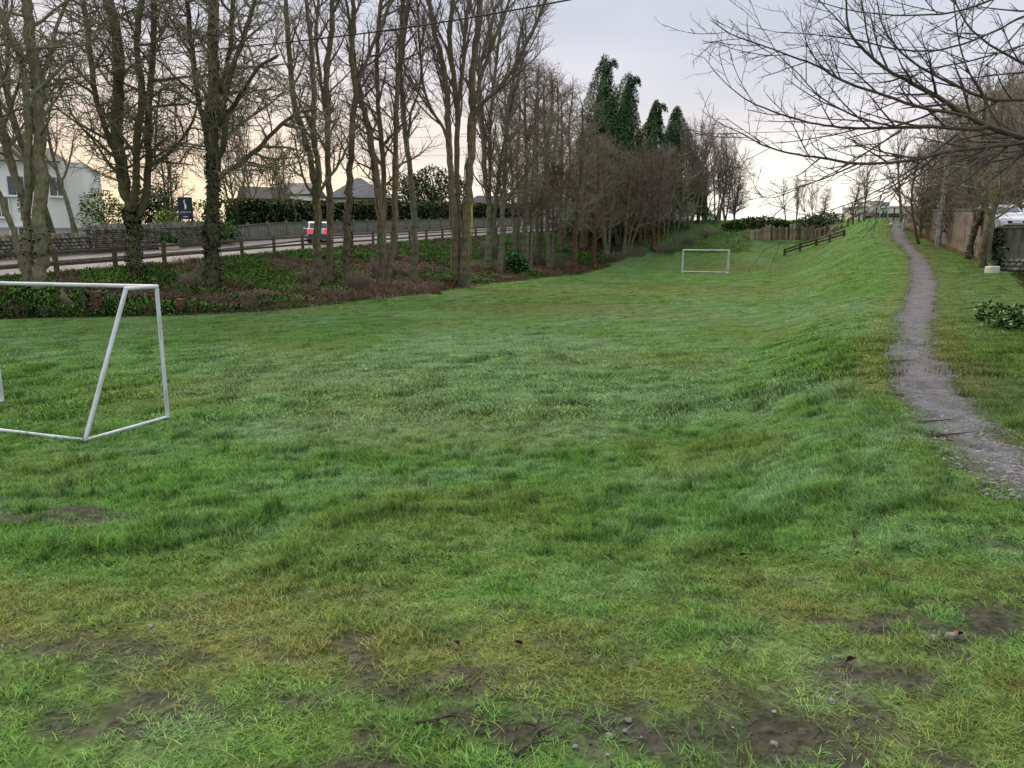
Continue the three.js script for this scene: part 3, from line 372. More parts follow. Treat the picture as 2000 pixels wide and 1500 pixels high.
tree('ash_tree', 'slender leaning tree with ivy only round its foot', 38.5, [
  { t: [[676, 522], [677, 455], [682, 380], [684, 320], [688, 250], [694, 168], [686, 100], [692, 40], [690, -5]], w: W(17, 7), more: 4, from: 0.3 },
  { t: [[692, 180], [708, 140, 0.3], [732, 80, 0.6], [756, 22, 0.9], [775, -20, 1.1]], w: W(9, 5), fork: 1, more: 2, from: 0.05 },
], { seed: 46, habit: 'open', bark: M.barkBrown, twig: M.twigBrown, ivy: [[0, 0.0, 0.2, 420, 0.04]] });
tree('willow_tree', 'clump of split torn-barked stems from one brushy foot', 39, [
  { t: [[745, 526], [747, 480], [742, 420], [733, 350], [727, 290], [714, 230], [702, 180], [690, 110]], w: W(19, 7), more: 4, from: 0.35 },
  { t: [[748, 440, 0.2], [750, 385, 0.4], [748, 305, 0.5], [739, 210, 0.7], [735, 120, 0.8], [742, 20, 1]], w: W(13, 6), fork: 1, more: 4, from: 0.1 },
  { t: [[754, 520, 0.1], [763, 500, 0.2], [772, 455, 0.3], [772, 380, 0.4], [772, 290, 0.4], [774, 200, 0.5], [784, 80, 0.6], [788, -5, 0.7]], w: W(15, 6), more: 4, from: 0.3 },
], { seed: 47, habit: 'open', bark: M.barkBrown, twig: M.twigBrown, splinters: [[0, 0.05, 0.4, 22], [2, 0.08, 0.45, 24]] });
tree('ash_tree', 'grey-barked single tree leaning gently over the torn willow clump', 43, [
  { t: [[809, 506], [809, 440], [802, 350], [793, 275], [787, 205], [782, 140], [790, 60], [800, -5]], w: W(14, 7), more: 4, from: 0.4 },
  { t: [[795, 285], [804, 215, 0.4], [818, 178, 0.8], [824, 110, 1]], w: W(7, 3), fork: 1, from: 0.1 },
], { seed: 48, habit: 'open', bark: M.barkGrey, twig: M.twigGrey });
tree('willow_tree', 'tallest vase-shaped tree with split pale trunks beside the stumps', 42, [
  { t: [[892, 538], [888, 490], [887, 440], [881, 350], [875, 275], [873, 200], [866, 130], [848, 60], [838, 5]], w: W(17, 7), more: 4, from: 0.4 },
  { t: [[898, 530, 0.2], [894, 440, 0.3], [893, 380, 0.4], [893, 290, 0.4], [892, 200, 0.5], [878, 80, 0.6], [884, -10, 0.8]], w: W(15, 8), more: 5, from: 0.4 },
  { t: [[905, 538, -0.1], [910, 470, -0.1], [913, 410, -0.1], [918, 320], [923, 240], [922, 165, 0.2], [932, 60, 0.4], [940, -10, 0.6]], w: W(22, 9), more: 5, from: 0.4 },
  { t: [[922, 230], [940, 205, -0.4], [966, 180, -0.8], [1004, 132, -1.2], [1040, 62, -1.6], [1062, 10, -1.8]], w: W(10, 5), fork: 1, more: 2, from: 0.1 },
  { t: [[878, 290], [868, 255, -0.4], [834, 195, -0.9], [821, 110, -1.2], [816, 20, -1.4]], w: W(7, 4), fork: 1, more: 3, from: 0.1 },
  { t: [[925, 215], [936, 165, 0.8], [960, 90, 1.4], [992, 8, 1.8]], w: W(9, 5), fork: 1, more: 3, from: 0.1 },
  { t: [[892, 215], [904, 140, -0.8], [908, 60, -1], [916, -10, -1.2]], w: W(9, 5), fork: 1, more: 4, from: 0.1 },
], { seed: 49, habit: 'vase', bark: M.barkBrown, twig: M.twigBrown, splinters: [[0, 0.02, 0.35, 22], [2, 0.02, 0.4, 26]] });
tree('alder_tree', 'grey forked tree with brush round its foot behind the green gorse', 55, [
  { t: [[953, 486], [956, 440], [957, 405], [946, 345], [944, 290], [938, 220], [936, 150], [950, 80]], w: W(15, 5), more: 3, from: 0.25 },
  { t: [[956, 410], [957, 330, 0.4], [957, 240, 0.6], [966, 150, 0.9], [975, 70, 1.1]], w: W(8, 5), fork: 1, more: 3, from: 0.1 },
  { t: [[962, 470], [968, 400, -0.2], [974, 340, -0.3], [990, 250, -0.6], [1010, 160, -0.8]], w: W(9, 4), fork: 1, more: 3, from: 0.15 },
], { seed: 50, habit: 'vase', bark: M.barkGrey, twig: M.twigBrown });
tree('alder_tree', 'mossy tree whose one limb slants towards the conifers', 54, [
  { t: [[977, 492], [981, 440], [984, 370], [987, 300], [990, 230], [1004, 150], [1012, 90]], w: W(11, 5), more: 3, from: 0.25 },
  { t: [[986, 395], [1005, 370, -0.4], [1024, 342, -0.7], [1058, 284, -1.2], [1080, 230, -1.5]], w: W(8, 3), fork: 1, from: 0.1 },
], { seed: 51, habit: 'dense', bark: M.barkGrey, twig: M.twigMoss });
{ // the thicket of trees further along the bank: base pixel, depth, top pixel row, foot width, lean, stems
  const rows = [[1031, 500, 57, 120, 14, 6, 2, 'barkGrey', 'dense', 'mossy twin-stemmed tree with brush at its foot'], [1052, 478, 63, 130, 10, 10, 2, 'barkBrown', 'dense', 'close-set thicket tree with dense brown twigs'], [1075, 486, 62, 150, 10, 0, 2, 'barkGrey', 'dense', 'close-set thicket tree with dense brown twigs'], [1098, 470, 70, 170, 9, 8, 2, 'barkBrown', 'dense', 'close-set thicket tree with dense brown twigs'], [1121, 513, 60, 190, 12, 14, 1, 'barkRed', 'dense', 'reddish-barked straight tree at the thicket edge'], [1160, 512, 64, 250, 9, 8, 1, 'barkRed', 'dense', 'reddish-barked straight tree at the thicket edge'], [1142, 480, 72, 265, 9, -6, 2, 'barkBrown', 'dense', 'close-set thicket tree with dense brown twigs'], [1185, 492, 70, 285, 9, 6, 2, 'barkGrey', 'dense', 'close-set thicket tree with dense brown twigs'], [1224, 494, 70, 300, 8, 30, 3, 'barkBrown', 'dense', 'leaning many-stemmed tree low in the thicket'], [1210, 488, 74, 295, 8, -14, 2, 'barkBrown', 'dense', 'close-set thicket tree with dense brown twigs'], [1252, 490, 74, 305, 8, 10, 2, 'barkBrown', 'dense', 'close-set thicket tree with dense brown twigs'], [1279, 490, 72, 300, 9, 6, 2, 'barkRed', 'dense', 'reddish-barked straight tree at the thicket edge'], [1300, 478, 78, 300, 7, 6, 2, 'barkBrown', 'dense', 'close-set thicket tree with dense brown twigs'], [1318, 474, 80, 330, 6, 10, 2, 'barkBrown', 'dense', 'close-set thicket tree with dense brown twigs'], [1010, 470, 68, 140, 9, -8, 2, 'barkGrey', 'dense', 'close-set thicket tree with dense brown twigs']];
  rows.forEach(([u, v, D, top, w, lean, n, b, habit, label], k) => {
    const R = rng(500 + k), stems = [], h = v - top; for (let s = 0; s < n; s++) { const l = lean + (s - (n - 1) / 2) * (18 + 10 * R()), o = (s - (n - 1) / 2) * w * 0.5; stems.push({ t: [[u + o, v, s * 0.15], [u + o + l * 0.25, v - h * 0.2, s * 0.2], [u + l * 0.7 + 6 * (R() - 0.5), v - h * 0.48, s * 0.5], [u + l + 10 * (R() - 0.5), v - h * 0.75, s * 0.7], [u + l * 1.2, v - h * (0.94 + 0.06 * R()), s * 0.8]], w: W(w * (s ? 0.75 : 1), 3), from: 0.22 }); }
    tree('thicket_tree', label.replace('close-set', b === 'barkGrey' ? 'grey-trunked close-set' : 'brown-trunked close-set'), D, stems, { seed: 600 + k, habit, bark: M[b], twig: [M.twigBrown, M.twigMoss, M.twigRed][k % 3] }, 'trees of the dense thicket');
  });
}
console.log('traced trees', treeTris);
// a free-standing bare tree of given height, used for the background; copies share its geometry
function bareProto(seed, h, habit, r, stems = 1, spread = 0.1) {
  const R = rng(seed), tg = new GB(), cg = new GB();
  for (let s = 0; s < stems; s++) { const pts = [V(0, -0.2, 0)], d = V((R() - 0.5) * spread * 2, 1, (R() - 0.5) * spread * 2).normalize(); for (let k = 1; k <= 8; k++) { d.addScaledVector(rdir(R), 0.07); d.y += 0.05; d.normalize(); pts.push(pts[k - 1].clone().addScaledVector(d, h / 8)); } const rad = pts.map((_, k) => lerp(r, 0.02, k / 8) * (k ? 1 : 1.4)); tg.tube(pts, rad, 8); const hb = HABIT[habit]; grow(cg, R, pts, rad, { levels: hb.levels.map((l, k) => ({ ...l, len: l.len * (k ? 1 : h / 9), r: l.r * 1.2, r1: l.r1 * 1.3 })), floor: 0.5 }, 0); }
  treeTris += tg.tris + cg.tris; return [tg.build(), cg.build()];
}
const PRO = [bareProto(901, 9, 'vase', 0.16, 1), bareProto(902, 10, 'vase', 0.11, 3, 0.25), bareProto(903, 8, 'dense', 0.12, 2, 0.2), bareProto(904, 6, 'dense', 0.06, 4, 0.35)];
console.log('all trees', treeTris);
function bareTree(name, label, u, D, k, s, b, t, group, turn = 0, v) { const q = at(u, 474, D), p = v ? V(q.x, at(u, v, D).y, -D) : onGround(q.x, D); const o = thing(name, label, 'tree', p, turn, group); o.scale.setScalar(s); part('trunk', PRO[k][0], b, o); part('crown', PRO[k][1], t, o); return o; }
bareTree('roadside_tree', 'dark-trunked tree across the road rising behind the rubble wall', 101, 47, 0, 1.75, M.barkDark, M.twigMoss, undefined, 0.4, 462);
[[150, 60, 0, 1.3], [330, 75, 2, 1.2], [470, 74, 1, 1.15], [505, 84, 0, 1.2], [545, 92, 1, 1.1], [720, 112, 0, 1.2], [985, 104, 0, 1.3], [1075, 112, 1, 1.4], [1140, 110, 0, 1.5], [30, 70, 0, 1.4]].forEach(([u, D, k, s], n) => bareTree('garden_tree', 'bare tree in the gardens across the road', u, D, k, s, M.barkGrey, M.twigBrown, 'bare trees in the gardens across the road', n * 1.9, 462));
[[1345, 84, 1, 1.0], [1362, 90, 1, 1.05], [1378, 93, 2, 1.1], [1396, 94, 1, 0.95], [1414, 96, 1, 0.9], [1432, 96, 3, 1.2], [1372, 98, 0, 1.15], [1402, 100, 0, 1.05]].forEach(([u, D, k, s], n) => bareTree('bank_tree', 'slim bare tree of the clump on the bank top beyond the far goal', u, D, k, s, M.barkGrey, M.twigGrey, 'clump of slim trees on the far bank', n * 2.3));
[[1532, 94, 0, 0.50], [1552, 96, 1, 0.45], [1585, 98, 1, 0.42], [1606, 99, 2, 0.5], [1570, 104, 0, 0.45]].forEach(([u, D, k, s], n) => bareTree('young_tree', 'small bare tree behind the low junipers', u, D, k, s, M.barkGrey, M.twigGrey, 'small trees behind the junipers', n * 1.3));
bareTree('crest_tree', 'upright bare tree beside the small shed at the path crest', 1684, 72, 0, 0.62, M.barkGrey, M.twigGrey, undefined, 1);
bareTree('crest_tree', 'low spreading bare tree left of the upright crest tree and the shed', 1659, 84, 2, 0.62, M.barkGrey, M.twigGrey, undefined, 2.4);
[[1757, 64, 0, 0.8], [1795, 52, 3, 0.9], [1815, 58, 2, 1.0], [1850, 55, 2, 1.05], [1880, 52, 3, 1.5], [1905, 48, 2, 1.1], [1940, 56, 1, 1.0], [1985, 58, 2, 1.3], [2030, 56, 3, 1.6], [1835, 66, 0, 1.1], [1925, 60, 0, 1.15], [1865, 47, 3, 1.0], [1930, 54, 3, 1.2], [1960, 60, 0, 1.2], [1895, 56, 3, 1.4]].forEach(([u, D, k, s], n) => bareTree('scrub_tree', 'twiggy bare tree in the scrub behind the tan wall', u, D, k, s, M.barkGrey, [M.twigBrown, M.twigMoss, M.twigRed][n % 3], 'scrub trees behind the tan wall', n * 1.7));
{ // leaning trunks by the concrete wall
  const h1 = hit(1925, 522), D1 = -h1.z; tree('wall_tree', 'leaning pale-barked tree standing beside the white stone block', D1, [{ t: [[1923, 522], [1921, 490], [1928, 450], [1940, 410], [1958, 360], [1985, 300]], w: W(15, 8), more: 2, from: 0.3, habit: 'dense' }, { t: [[1934, 425], [1920, 395, 0.4], [1900, 360, 0.8], [1890, 300, 1]], w: W(8, 4), fork: 1, habit: 'dense', from: 0.1 }], { seed: 71, habit: 'dense', bark: M.barkMoss, twig: M.twigMoss });
  const h2 = hit(1893, 506), D2 = -h2.z; tree('wall_tree', 'dark slanting tree between the tan wall and the pale leaning tree', D2, [{ t: [[1893, 505], [1897, 480], [1908, 440], [1922, 400], [1928, 340], [1920, 260]], w: W(14, 7), more: 2, from: 0.3 }, { t: [[1905, 450], [1900, 400, 0.5], [1882, 340, 0.8]], w: W(8, 4), fork: 1, from: 0.1 }], { seed: 72, habit: 'dense', bark: M.barkDark, twig: M.twigBrown, ivy: [[0, 0, 0.5, 260, 0.05]] });
  const h3 = hit(1794, 476), D3 = -h3.z; tree('wall_tree', 'thin dark sapling leaning over the path verge', D3, [{ t: [[1794, 475], [1789, 450], [1783, 420], [1781, 380], [1790, 320]], w: W(6, 2.5), more: 1, from: 0.3 }], { seed: 73, habit: 'open', bark: M.barkDark, twig: M.twigBrown });
}
{ // the overhanging tree whose trunk stands just outside the frame
  const foot = onGround(9.9, 13.2), R = rng(81), tr = thing('overhanging_tree', 'dark spreading tree whose bare boughs hang over the footpath', 'tree', foot), tg = new GB(), cg = new GB(), tp = [V(0, -0.2, 0), V(-0.05, 1, 0), V(-0.1, 2, 0.05), V(-0.12, 3, 0.1), V(-0.05, 4.4, 0), V(0.1, 6, 0.1), V(0.1, 7.8, 0.3), V(0.3, 9.5, 0.3)];
  const tpt = smooth(tp, 22); tg.tube(tpt, tpt.map((_, k) => lerp(0.26, 0.05, k / 22) * (1 + 0.5 * Math.exp(-k / 2))), 12, true, 0.2);
  const BR = { levels: [{ from: 0.1, per: 3.5, len: 1.25, r: 0.02, r1: 0.0055, ang: 0.58, up: 0.18, wob: 0.08, segs: 7, shrink: 0.35 }, { from: 0.12, per: 5.6, len: 0.5, r: 0.008, r1: 0.0035, ang: 0.75, up: 0.1, wob: 0.16, segs: 4, shrink: 0.3 }, { from: 0.1, per: 7, len: 0.16, r: 0.0045, r1: 0.0028, ang: 0.8, up: 0.1, wob: 0.2, segs: 2, shrink: 0.2 }] };
  const limbs = [ // traced boughs: pixels, depth at root and tip, widths in pixels
    [[[2050, 290], [2000, 271], [1919, 240], [1870, 214], [1837, 192], [1789, 166], [1740, 140], [1691, 101], [1659, 62], [1652, -20], [1640, -90]], 12.9, 11.6, 22, 3, 3.0],
    [[[2060, 285], [2000, 280], [1935, 286], [1837, 299], [1789, 312], [1691, 320], [1610, 310], [1545, 299], [1496, 286], [1447, 260], [1399, 238]], 12.8, 11.0, 18, 1.6, 2.8],
    [[[1930, 246], [1902, 252], [1837, 249], [1740, 249], [1659, 250], [1594, 242], [1529, 224], [1464, 198], [1428, 172], [1389, 133]], 12.6, 11.8, 12, 1.6],
    [[[1756, 249], [1691, 234], [1626, 205], [1594, 182], [1561, 146], [1519, 104], [1490, 58], [1440, 8]], 12.1, 12.6, 8, 1.6],
    [[[1900, 232], [1886, 226], [1805, 211], [1724, 185], [1642, 156], [1594, 127], [1545, 110], [1496, 91], [1431, 68], [1381, 35]], 12.4, 10.6, 11, 1.6],
    [[[2060, 200], [2000, 196], [1935, 195], [1870, 169], [1805, 136], [1756, 97], [1724, 49], [1711, -10]], 13.3, 13.2, 14, 3, 4],
    [[[2060, 70], [2000, 88], [1902, 117], [1821, 133], [1740, 143], [1626, 140], [1575, 120]], 13.6, 13.8, 9, 2, 5],
    [[[2060, 20], [2000, 32], [1935, 65], [1837, 97], [1756, 97], [1675, 78], [1594, 68], [1512, 62]], 13.0, 12.4, 10, 1.8, 5.4],
    [[[2000, 300], [1870, 262], [1805, 312], [1724, 367], [1642, 404], [1577, 419]].slice(1), 12.6, 12.9, 7, 1.6],
    [[[1850, 298], [1821, 325], [1756, 364], [1675, 402], [1600, 440]], 12.4, 11.4, 6, 1.5],
    [[[1760, 256], [1720, 280], [1650, 325], [1577, 361], [1496, 387], [1470, 366]], 12.2, 11.5, 6, 1.5],
    [[[2060, 296], [2000, 293], [1902, 312], [1850, 345], [1800, 400]], 13.2, 14, 8, 2, 2.7],
    [[[2060, -60], [1980, -20], [1880, 20], [1780, 30], [1660, 20], [1560, -10]], 13.2, 12, 10, 2, 6],
    [[[2060, 150], [1990, 120], [1900, 60], [1850, -30]], 13.4, 14.4, 12, 4, 4.6],
    [[[1960, 260], [1920, 190], [1880, 110], [1862, 0], [1850, -60]], 12.9, 14.2, 10, 3],
  ];
  for (const [t, d0, d1, w0, w1, join] of limbs) {
    let pts = t.map(([u, v], k) => at(u, v, lerp(d0, d1, k / (t.length - 1))).sub(foot)); if (join) pts.unshift(V(-0.08, join - 0.25, 0.05));
    pts = smooth(pts, pts.length * 4); const n = pts.length, rad = pts.map((_, k) => lerp(w0, w1, (k / (n - 1)) ** 0.8) * 12.3 / FPX / 2.95); pts.forEach((p, k) => { if (k > 2 && k < n - 1) p.addScaledVector(rdir(R), rad[k] * 0.35); });
    (w0 > 9 ? tg : cg).tube(pts, rad, sidesFor(rad[0]), true, 0.15); grow(cg, R, pts, rad, BR, 0);
  }
  part('trunk', tg.build(), M.barkDark, tr); part('crown', cg.build(), M.twigDark, tr); console.log('overhang', tg.tris + cg.tris);
}

// ---------------------------------------------------------------- evergreens, hedges, shrubs
function conifer(label, u, D, v, top, half, seed, lean = 0) { // drooping cypress: sprays hang from whorls along the trunk
  const R = rng(seed), foot = V(at(u, 474, D).x, 0, -D); foot.y = groundY(foot.x, D); const yTop = at(u, top, D).y - foot.y, y0 = Math.max(1.2, at(u, v, D).y - foot.y), Rm = half * D / FPX, o = thing('cypress_tree', label, 'conifer', foot), tg = new GB(), cg = new GB();
  const ax = (y) => V(lean * (y / yTop) ** 2, y, 0); tg.tube([0, 0.25, 0.5, 0.75, 1].map((t) => ax(t * yTop - (t ? 0 : 0.2))), [0.28, 0.22, 0.16, 0.09, 0.03], 8);
  for (let k = 0; k < 90; k++) { const t = k / 90, y = lerp(y0, yTop * 0.97, t), a = k * 2.4, L = Rm * Math.pow(1 - t, 0.8) * 0.85; tg.tube([ax(y), ax(y).add(V(Math.cos(a) * L * 0.5, 0.15, Math.sin(a) * L * 0.5)), ax(y).add(V(Math.cos(a) * L, -0.3, Math.sin(a) * L))], [0.035, 0.025, 0.008], 3); }
  { const n = 14, m = 26, col = cg.col; cg.col = [1.0, 0.95, 0.85]; let prev = -1; for (let j = 0; j <= m; j++) { const t = j / m, y = lerp(y0, yTop - 0.4, t), first = cg.p.length / 3; for (let s = 0; s <= n; s++) { const a = s / n * 6.2832, r = (Rm * Math.pow(1 - t, 0.8) + 0.05) * (0.27 + 0.2 * vnoise(Math.cos(a) * 2 + 3, Math.sin(a) * 2 + y * 1.1, seed)), c = ax(y); cg.v(c.x + Math.cos(a) * r, y - 0.3 * r, c.z + Math.sin(a) * r, Math.cos(a), 0.3, Math.sin(a), s / n, t); } if (prev >= 0) for (let s = 0; s < n; s++) cg.i.push(prev + s, first + s, prev + s + 1, prev + s + 1, first + s, first + s + 1); prev = first; } cg.col = col; }
  for (let k = 0; k < 42000; k++) {
    const t = 1 - Math.pow(R(), 0.62), y = lerp(y0, yTop, t), a = R() * 6.283, lobe = 0.35 + 1.1 * vnoise(Math.cos(a) * 1.7 + 9, Math.sin(a) * 1.7 + y * 0.75, seed * 7), r = (Rm * Math.pow(1 - t, 0.8) + 0.12) * lobe * (0.35 + 0.65 * Math.sqrt(R())), c = ax(y).add(V(Math.cos(a) * r, -0.45 * r + 0.3 * R(), Math.sin(a) * r)), tone = 0.45 + 0.95 * R(); cg.col = [tone * (0.9 + 0.35 * R()), tone, tone * 0.9]; randomLeaf(cg, R, c, 0.13 + 0.17 * R(), 0.055 + 0.045 * R(), V(Math.cos(a) * 0.45, -0.8, Math.sin(a) * 0.45));
  }
  if (lean > 0.3) for (let k = 0; k < 16; k++) { const t = k / 15, c0 = ax(yTop - 1.6).add(V(0.25 + 0.95 * t, 1.3 * Math.sin(t * 2.4), 0.15)); for (let m = 0; m < 26; m++) { const tone = 0.5 + 0.9 * R(); cg.col = [tone, tone, tone * 0.9]; randomLeaf(cg, R, c0.clone().add(V((R() - 0.5) * 0.3, -R() * 0.55, (R() - 0.5) * 0.3)), 0.25, 0.08, V(0.1, -0.9, 0)); } if (k) tg.tube([ax(yTop - 1.6).add(V(0.25 + 0.95 * (k - 1) / 15, 1.3 * Math.sin((k - 1) / 15 * 2.4), 0.15)), c0], [0.03, 0.03], 3, false); }
  part('trunk', tg.build(), M.barkBrown, o); part('crown', cg.build(true), M.conifer, o); return o;
}
conifer('tall drooping cypress with a bent tip rising above the thicket', 1166, 78, 430, 108, 92, 1, 0.4);
conifer('broad drooping cypress with two nodding tips beside the bent one', 1205, 80, 430, 142, 104, 2, 0.8);
conifer('dark cypress with a flopped-over top between the other conifers', 1258, 86, 430, 196, 84, 3, 0.9);
conifer('neat conical cypress standing last before the open sky', 1311, 92, 400, 208, 74, 4, 0.1);
function bush(name, label, category, centers, leaf, tint, mat, count, seed, group, foot) { // a leafy mass built from many small leaves round several clumps: [x, y, z, radius]
  const R = rng(seed), gb = new GB(), base = foot ?? V(centers[0][0], groundY(centers[0][0], -centers[0][2]), centers[0][2]), o = thing(name, label, category, base, 0, group); let vol = 0; centers.forEach((c) => vol += c[3] ** 2);
  for (const [x, y, z, r] of centers) { const n = Math.round(count * r * r / vol); for (let k = 0; k < n; k++) { const d = rdir(R), f = 0.55 + 0.5 * Math.sqrt(R()), wv = 0.8 + 0.45 * vnoise(d.x * 2.5 + x, d.y * 2.5 + d.z * 2.1 + z, seed); const p = V(x + d.x * r * f * wv, y + d.y * r * f * wv * 0.9, z + d.z * r * f * wv).sub(base); if (p.y < 0.02) continue; const tone = 0.45 + R(); gb.col = [tone * tint[0] * (0.85 + 0.35 * R()), tone * tint[1], tone * tint[2]]; randomLeaf(gb, R, p, leaf * (0.7 + 0.7 * R()), leaf * 0.6, d); } }
  const sg = new GB(); for (const [x, y, z, r] of centers) for (let k = 0; k < 5; k++) { const d = rdir(R); d.y = Math.abs(d.y) * 0.6 + 0.2; const c = V(x, y, z).sub(base); sg.tube([V((R() - 0.5) * 0.2, -0.05, (R() - 0.5) * 0.2).add(V(c.x * 0.6, 0, c.z * 0.6)), c.clone().multiplyScalar(0.6), c.clone().addScaledVector(d, r * 0.8)], [0.04, 0.03, 0.01], 4); }
  part('stems', sg.build(), M.barkDark, o); part('foliage', gb.build(true), mat, o); return o;
}
function atv(u, v, D, r) { const q = at(u, v, D); return [q.x, q.y, q.z, r]; }
bush('evergreen_bush', 'large dark evergreen shrub mass rising behind the clipped hedge', 'shrub', [atv(800, 385, 106, 3.4), atv(830, 372, 107, 3.2), atv(856, 378, 108, 3.4), atv(880, 392, 109, 3), atv(815, 400, 105, 3)], 0.34, [1.1, 0.85, 0.6], M.conifer, 9000, 31);
bush('evergreen_bush', 'dark rounded evergreen behind the navy sign', 'shrub', [atv(293, 385, 68, 1.2), atv(293, 405, 68, 1.5), atv(292, 425, 68, 1.6)], 0.25, [0.9, 0.8, 0.7], M.conifer, 2600, 32);
bush('garden_shrub', 'rough green shrub beside the white house corner', 'shrub', [atv(195, 400, 62, 1.2), atv(205, 425, 61, 1.6), atv(230, 432, 62, 1.4)], 0.2, [2.4, 1.7, 0.8], M.conifer, 2600, 33);
bush('garden_shrub', 'round green shrub between the stone wall and the concrete wall', 'shrub', [atv(436, 452, 56, 0.75), atv(452, 456, 57, 0.65), atv(420, 455, 55, 0.6)], 0.16, [1.2, 1.2, 0.9], M.conifer, 1800, 34);
bush('garden_shrub', 'wide mossy-green shrub behind the stone wall past the sign', 'shrub', [atv(395, 425, 60, 1.3), atv(440, 418, 62, 1.5), atv(470, 425, 62, 1.2)], 0.2, [2.0, 1.6, 0.6], M.conifer, 2800, 35);
bush('garden_shrub', 'low clipped olive hedge end beside the sign post', 'shrub', [atv(322, 428, 58, 0.6), atv(334, 429, 58, 0.6)], 0.14, [3.2, 2.2, 0.9], M.conifer, 900, 36);
bush('gorse_bush', 'dark green spiky gorse bush on the bank slope', 'shrub', [(() => { const q = onGround(at(1012, 474, 55).x, 55, 0.5); return [q.x, q.y, q.z, 0.75]; })(), (() => { const q = onGround(at(1002, 474, 55.5).x, 55.5, 0.7); return [q.x, q.y, q.z, 0.65]; })()], 0.2, [0.9, 1.3, 0.8], M.conifer, 2200, 37);
[[1432, 437, 82, 0.5, 1.4], [1462, 434, 84, 0.75, 2.4], [1492, 433, 85, 0.75, 2.4], [1521, 441, 83, 0.6, 1.5], [1578, 440, 82, 0.95, 2.2], [1608, 437, 83, 0.85, 2.4]].forEach(([u, v, D, r, w], k) => { const q = at(u, 474, D), c = []; for (let m = -2; m <= 2; m++) { const x = q.x + m * w * 0.32; c.push([x, groundY(x, D) + 0.35 + r * (0.5 - 0.12 * Math.abs(m)), -D, r * (0.75 - 0.1 * Math.abs(m))]); } bush('juniper_bush', 'low flat-topped dark juniper on the green above the palisade', 'shrub', c, 0.2, [1.1, 0.95, 0.55], M.conifer, 1500, 50 + k, 'junipers above the palisade', V(q.x, groundY(q.x, D), -D)); });
{ // broad-leaved plant at the right edge, bramble bank, brush round the tree feet
  const R = rng(61); [[10.9, 16.4, 0.55], [11.6, 17.6, 0.7], [10.6, 14.6, 0.45], [11.5, 15.6, 0.7]].forEach(([x, D, r], k) => { const gb = new GB(), p0 = onGround(x, D), o = thing('broadleaf_plant', 'clump of broad glossy green leaves at the verge below the wall', 'plant', p0, 0, 'broad-leaved plants at the verge'); for (let m = 0; m < 320; m++) { const a = R() * 6.283, q = r * Math.sqrt(R()), tone = 0.7 + 0.9 * R(); gb.col = [tone * 2.6, tone * 2.3, tone * 1.9]; randomLeaf(gb, R, V(Math.cos(a) * q, 0.03 + (0.5 * r) * R(), Math.sin(a) * q), 0.09 + 0.07 * R(), 0.075, V(Math.cos(a) * 0.6, 0.5, Math.sin(a) * 0.6)); } part('leaves', gb.build(true), M.ivy, o); });
  const WP = [[1906, 511, 410], [1872, 495, 411], [1838, 482, 411], [1806, 467, 412], [1778, 453, 413], [1758, 444.5, 414]].map(([u, v, t]) => { const h = hit(u, v); return [V(h.x + 0.55, h.y, h.z), at(u, t, -h.z).y - h.y]; }), tw = thing('tan_wall', 'long stained tan boundary wall running back beside the footpath', 'wall', WP[0][0].clone()), tan = S(0.42, 0.335, 0.265, 0.95, { map: T_CONC });
  for (let k = 1; k < WP.length; k++) { const [p, h] = WP[k - 1], [q, g] = WP[k], d = q.clone().sub(p).setY(0), L = d.length(), n = V(-d.z, 0, d.x).normalize().multiplyScalar(0.15), box = (y0a, y1a, y0b, y1b, w) => { const G = new THREE.BoxGeometry(1, 1, 1, 12, 6, 1), a = G.attributes.position; for (let m = 0; m < a.count; m++) { const f = a.getX(m) + 0.5, v = a.getY(m) + 0.5, y = lerp(lerp(y0a, y1a, v), lerp(y0b, y1b, v), f), e = p.clone().lerp(q, f).addScaledVector(n, a.getZ(m) * 2 * w).sub(tw.position); G.attributes.uv.setXY(m, (f * L + k * 3.1) / 2.6, v * h / 2.6); a.setXYZ(m, e.x, lerp(p.y, q.y, f) - tw.position.y + y, e.z); } G.computeVertexNormals(); return G; };
    part('panel', box(-0.3, h, -0.3, g, 1), tan, tw); part('coping', box(h + 0.003, h + 0.1, g + 0.003, g + 0.1, 1.35), M.kerb, tw); }
  const bg = new GB(), base = WP[2][0].clone(), br = thing('dry_bramble', 'dry brown bramble stalks along the foot of the tan wall', 'bramble', base);
  for (let k = 0; k < 1500; k++) { const f = R() * 4.99, m = f | 0, s = WP[m][0].clone().lerp(WP[m + 1][0], f - m); s.x -= 0.25 + 0.5 * R() * R(); s.y = groundY(s.x, -s.z) - 0.03; s.sub(base); const d = rdir(R); d.y = Math.abs(d.y) + 0.3; d.normalize(); const h = (0.2 + 0.7 * R() * R()) * (fbm(f * 3, 2, 3, 65) * 1.8), tone = 0.5 + 0.8 * R(); bg.col = [tone, tone * 0.95, tone * 0.85]; bg.tube([s, s.clone().addScaledVector(d, h * 0.6), s.clone().addScaledVector(d, h).add(V(0, -0.2 * h, 0))], [0.012, 0.009, 0.004], 3); }
  part('stalks', bg.build(true), S(0.24, 0.18, 0.125, 0.9, { vertexColors: true }), br);
}
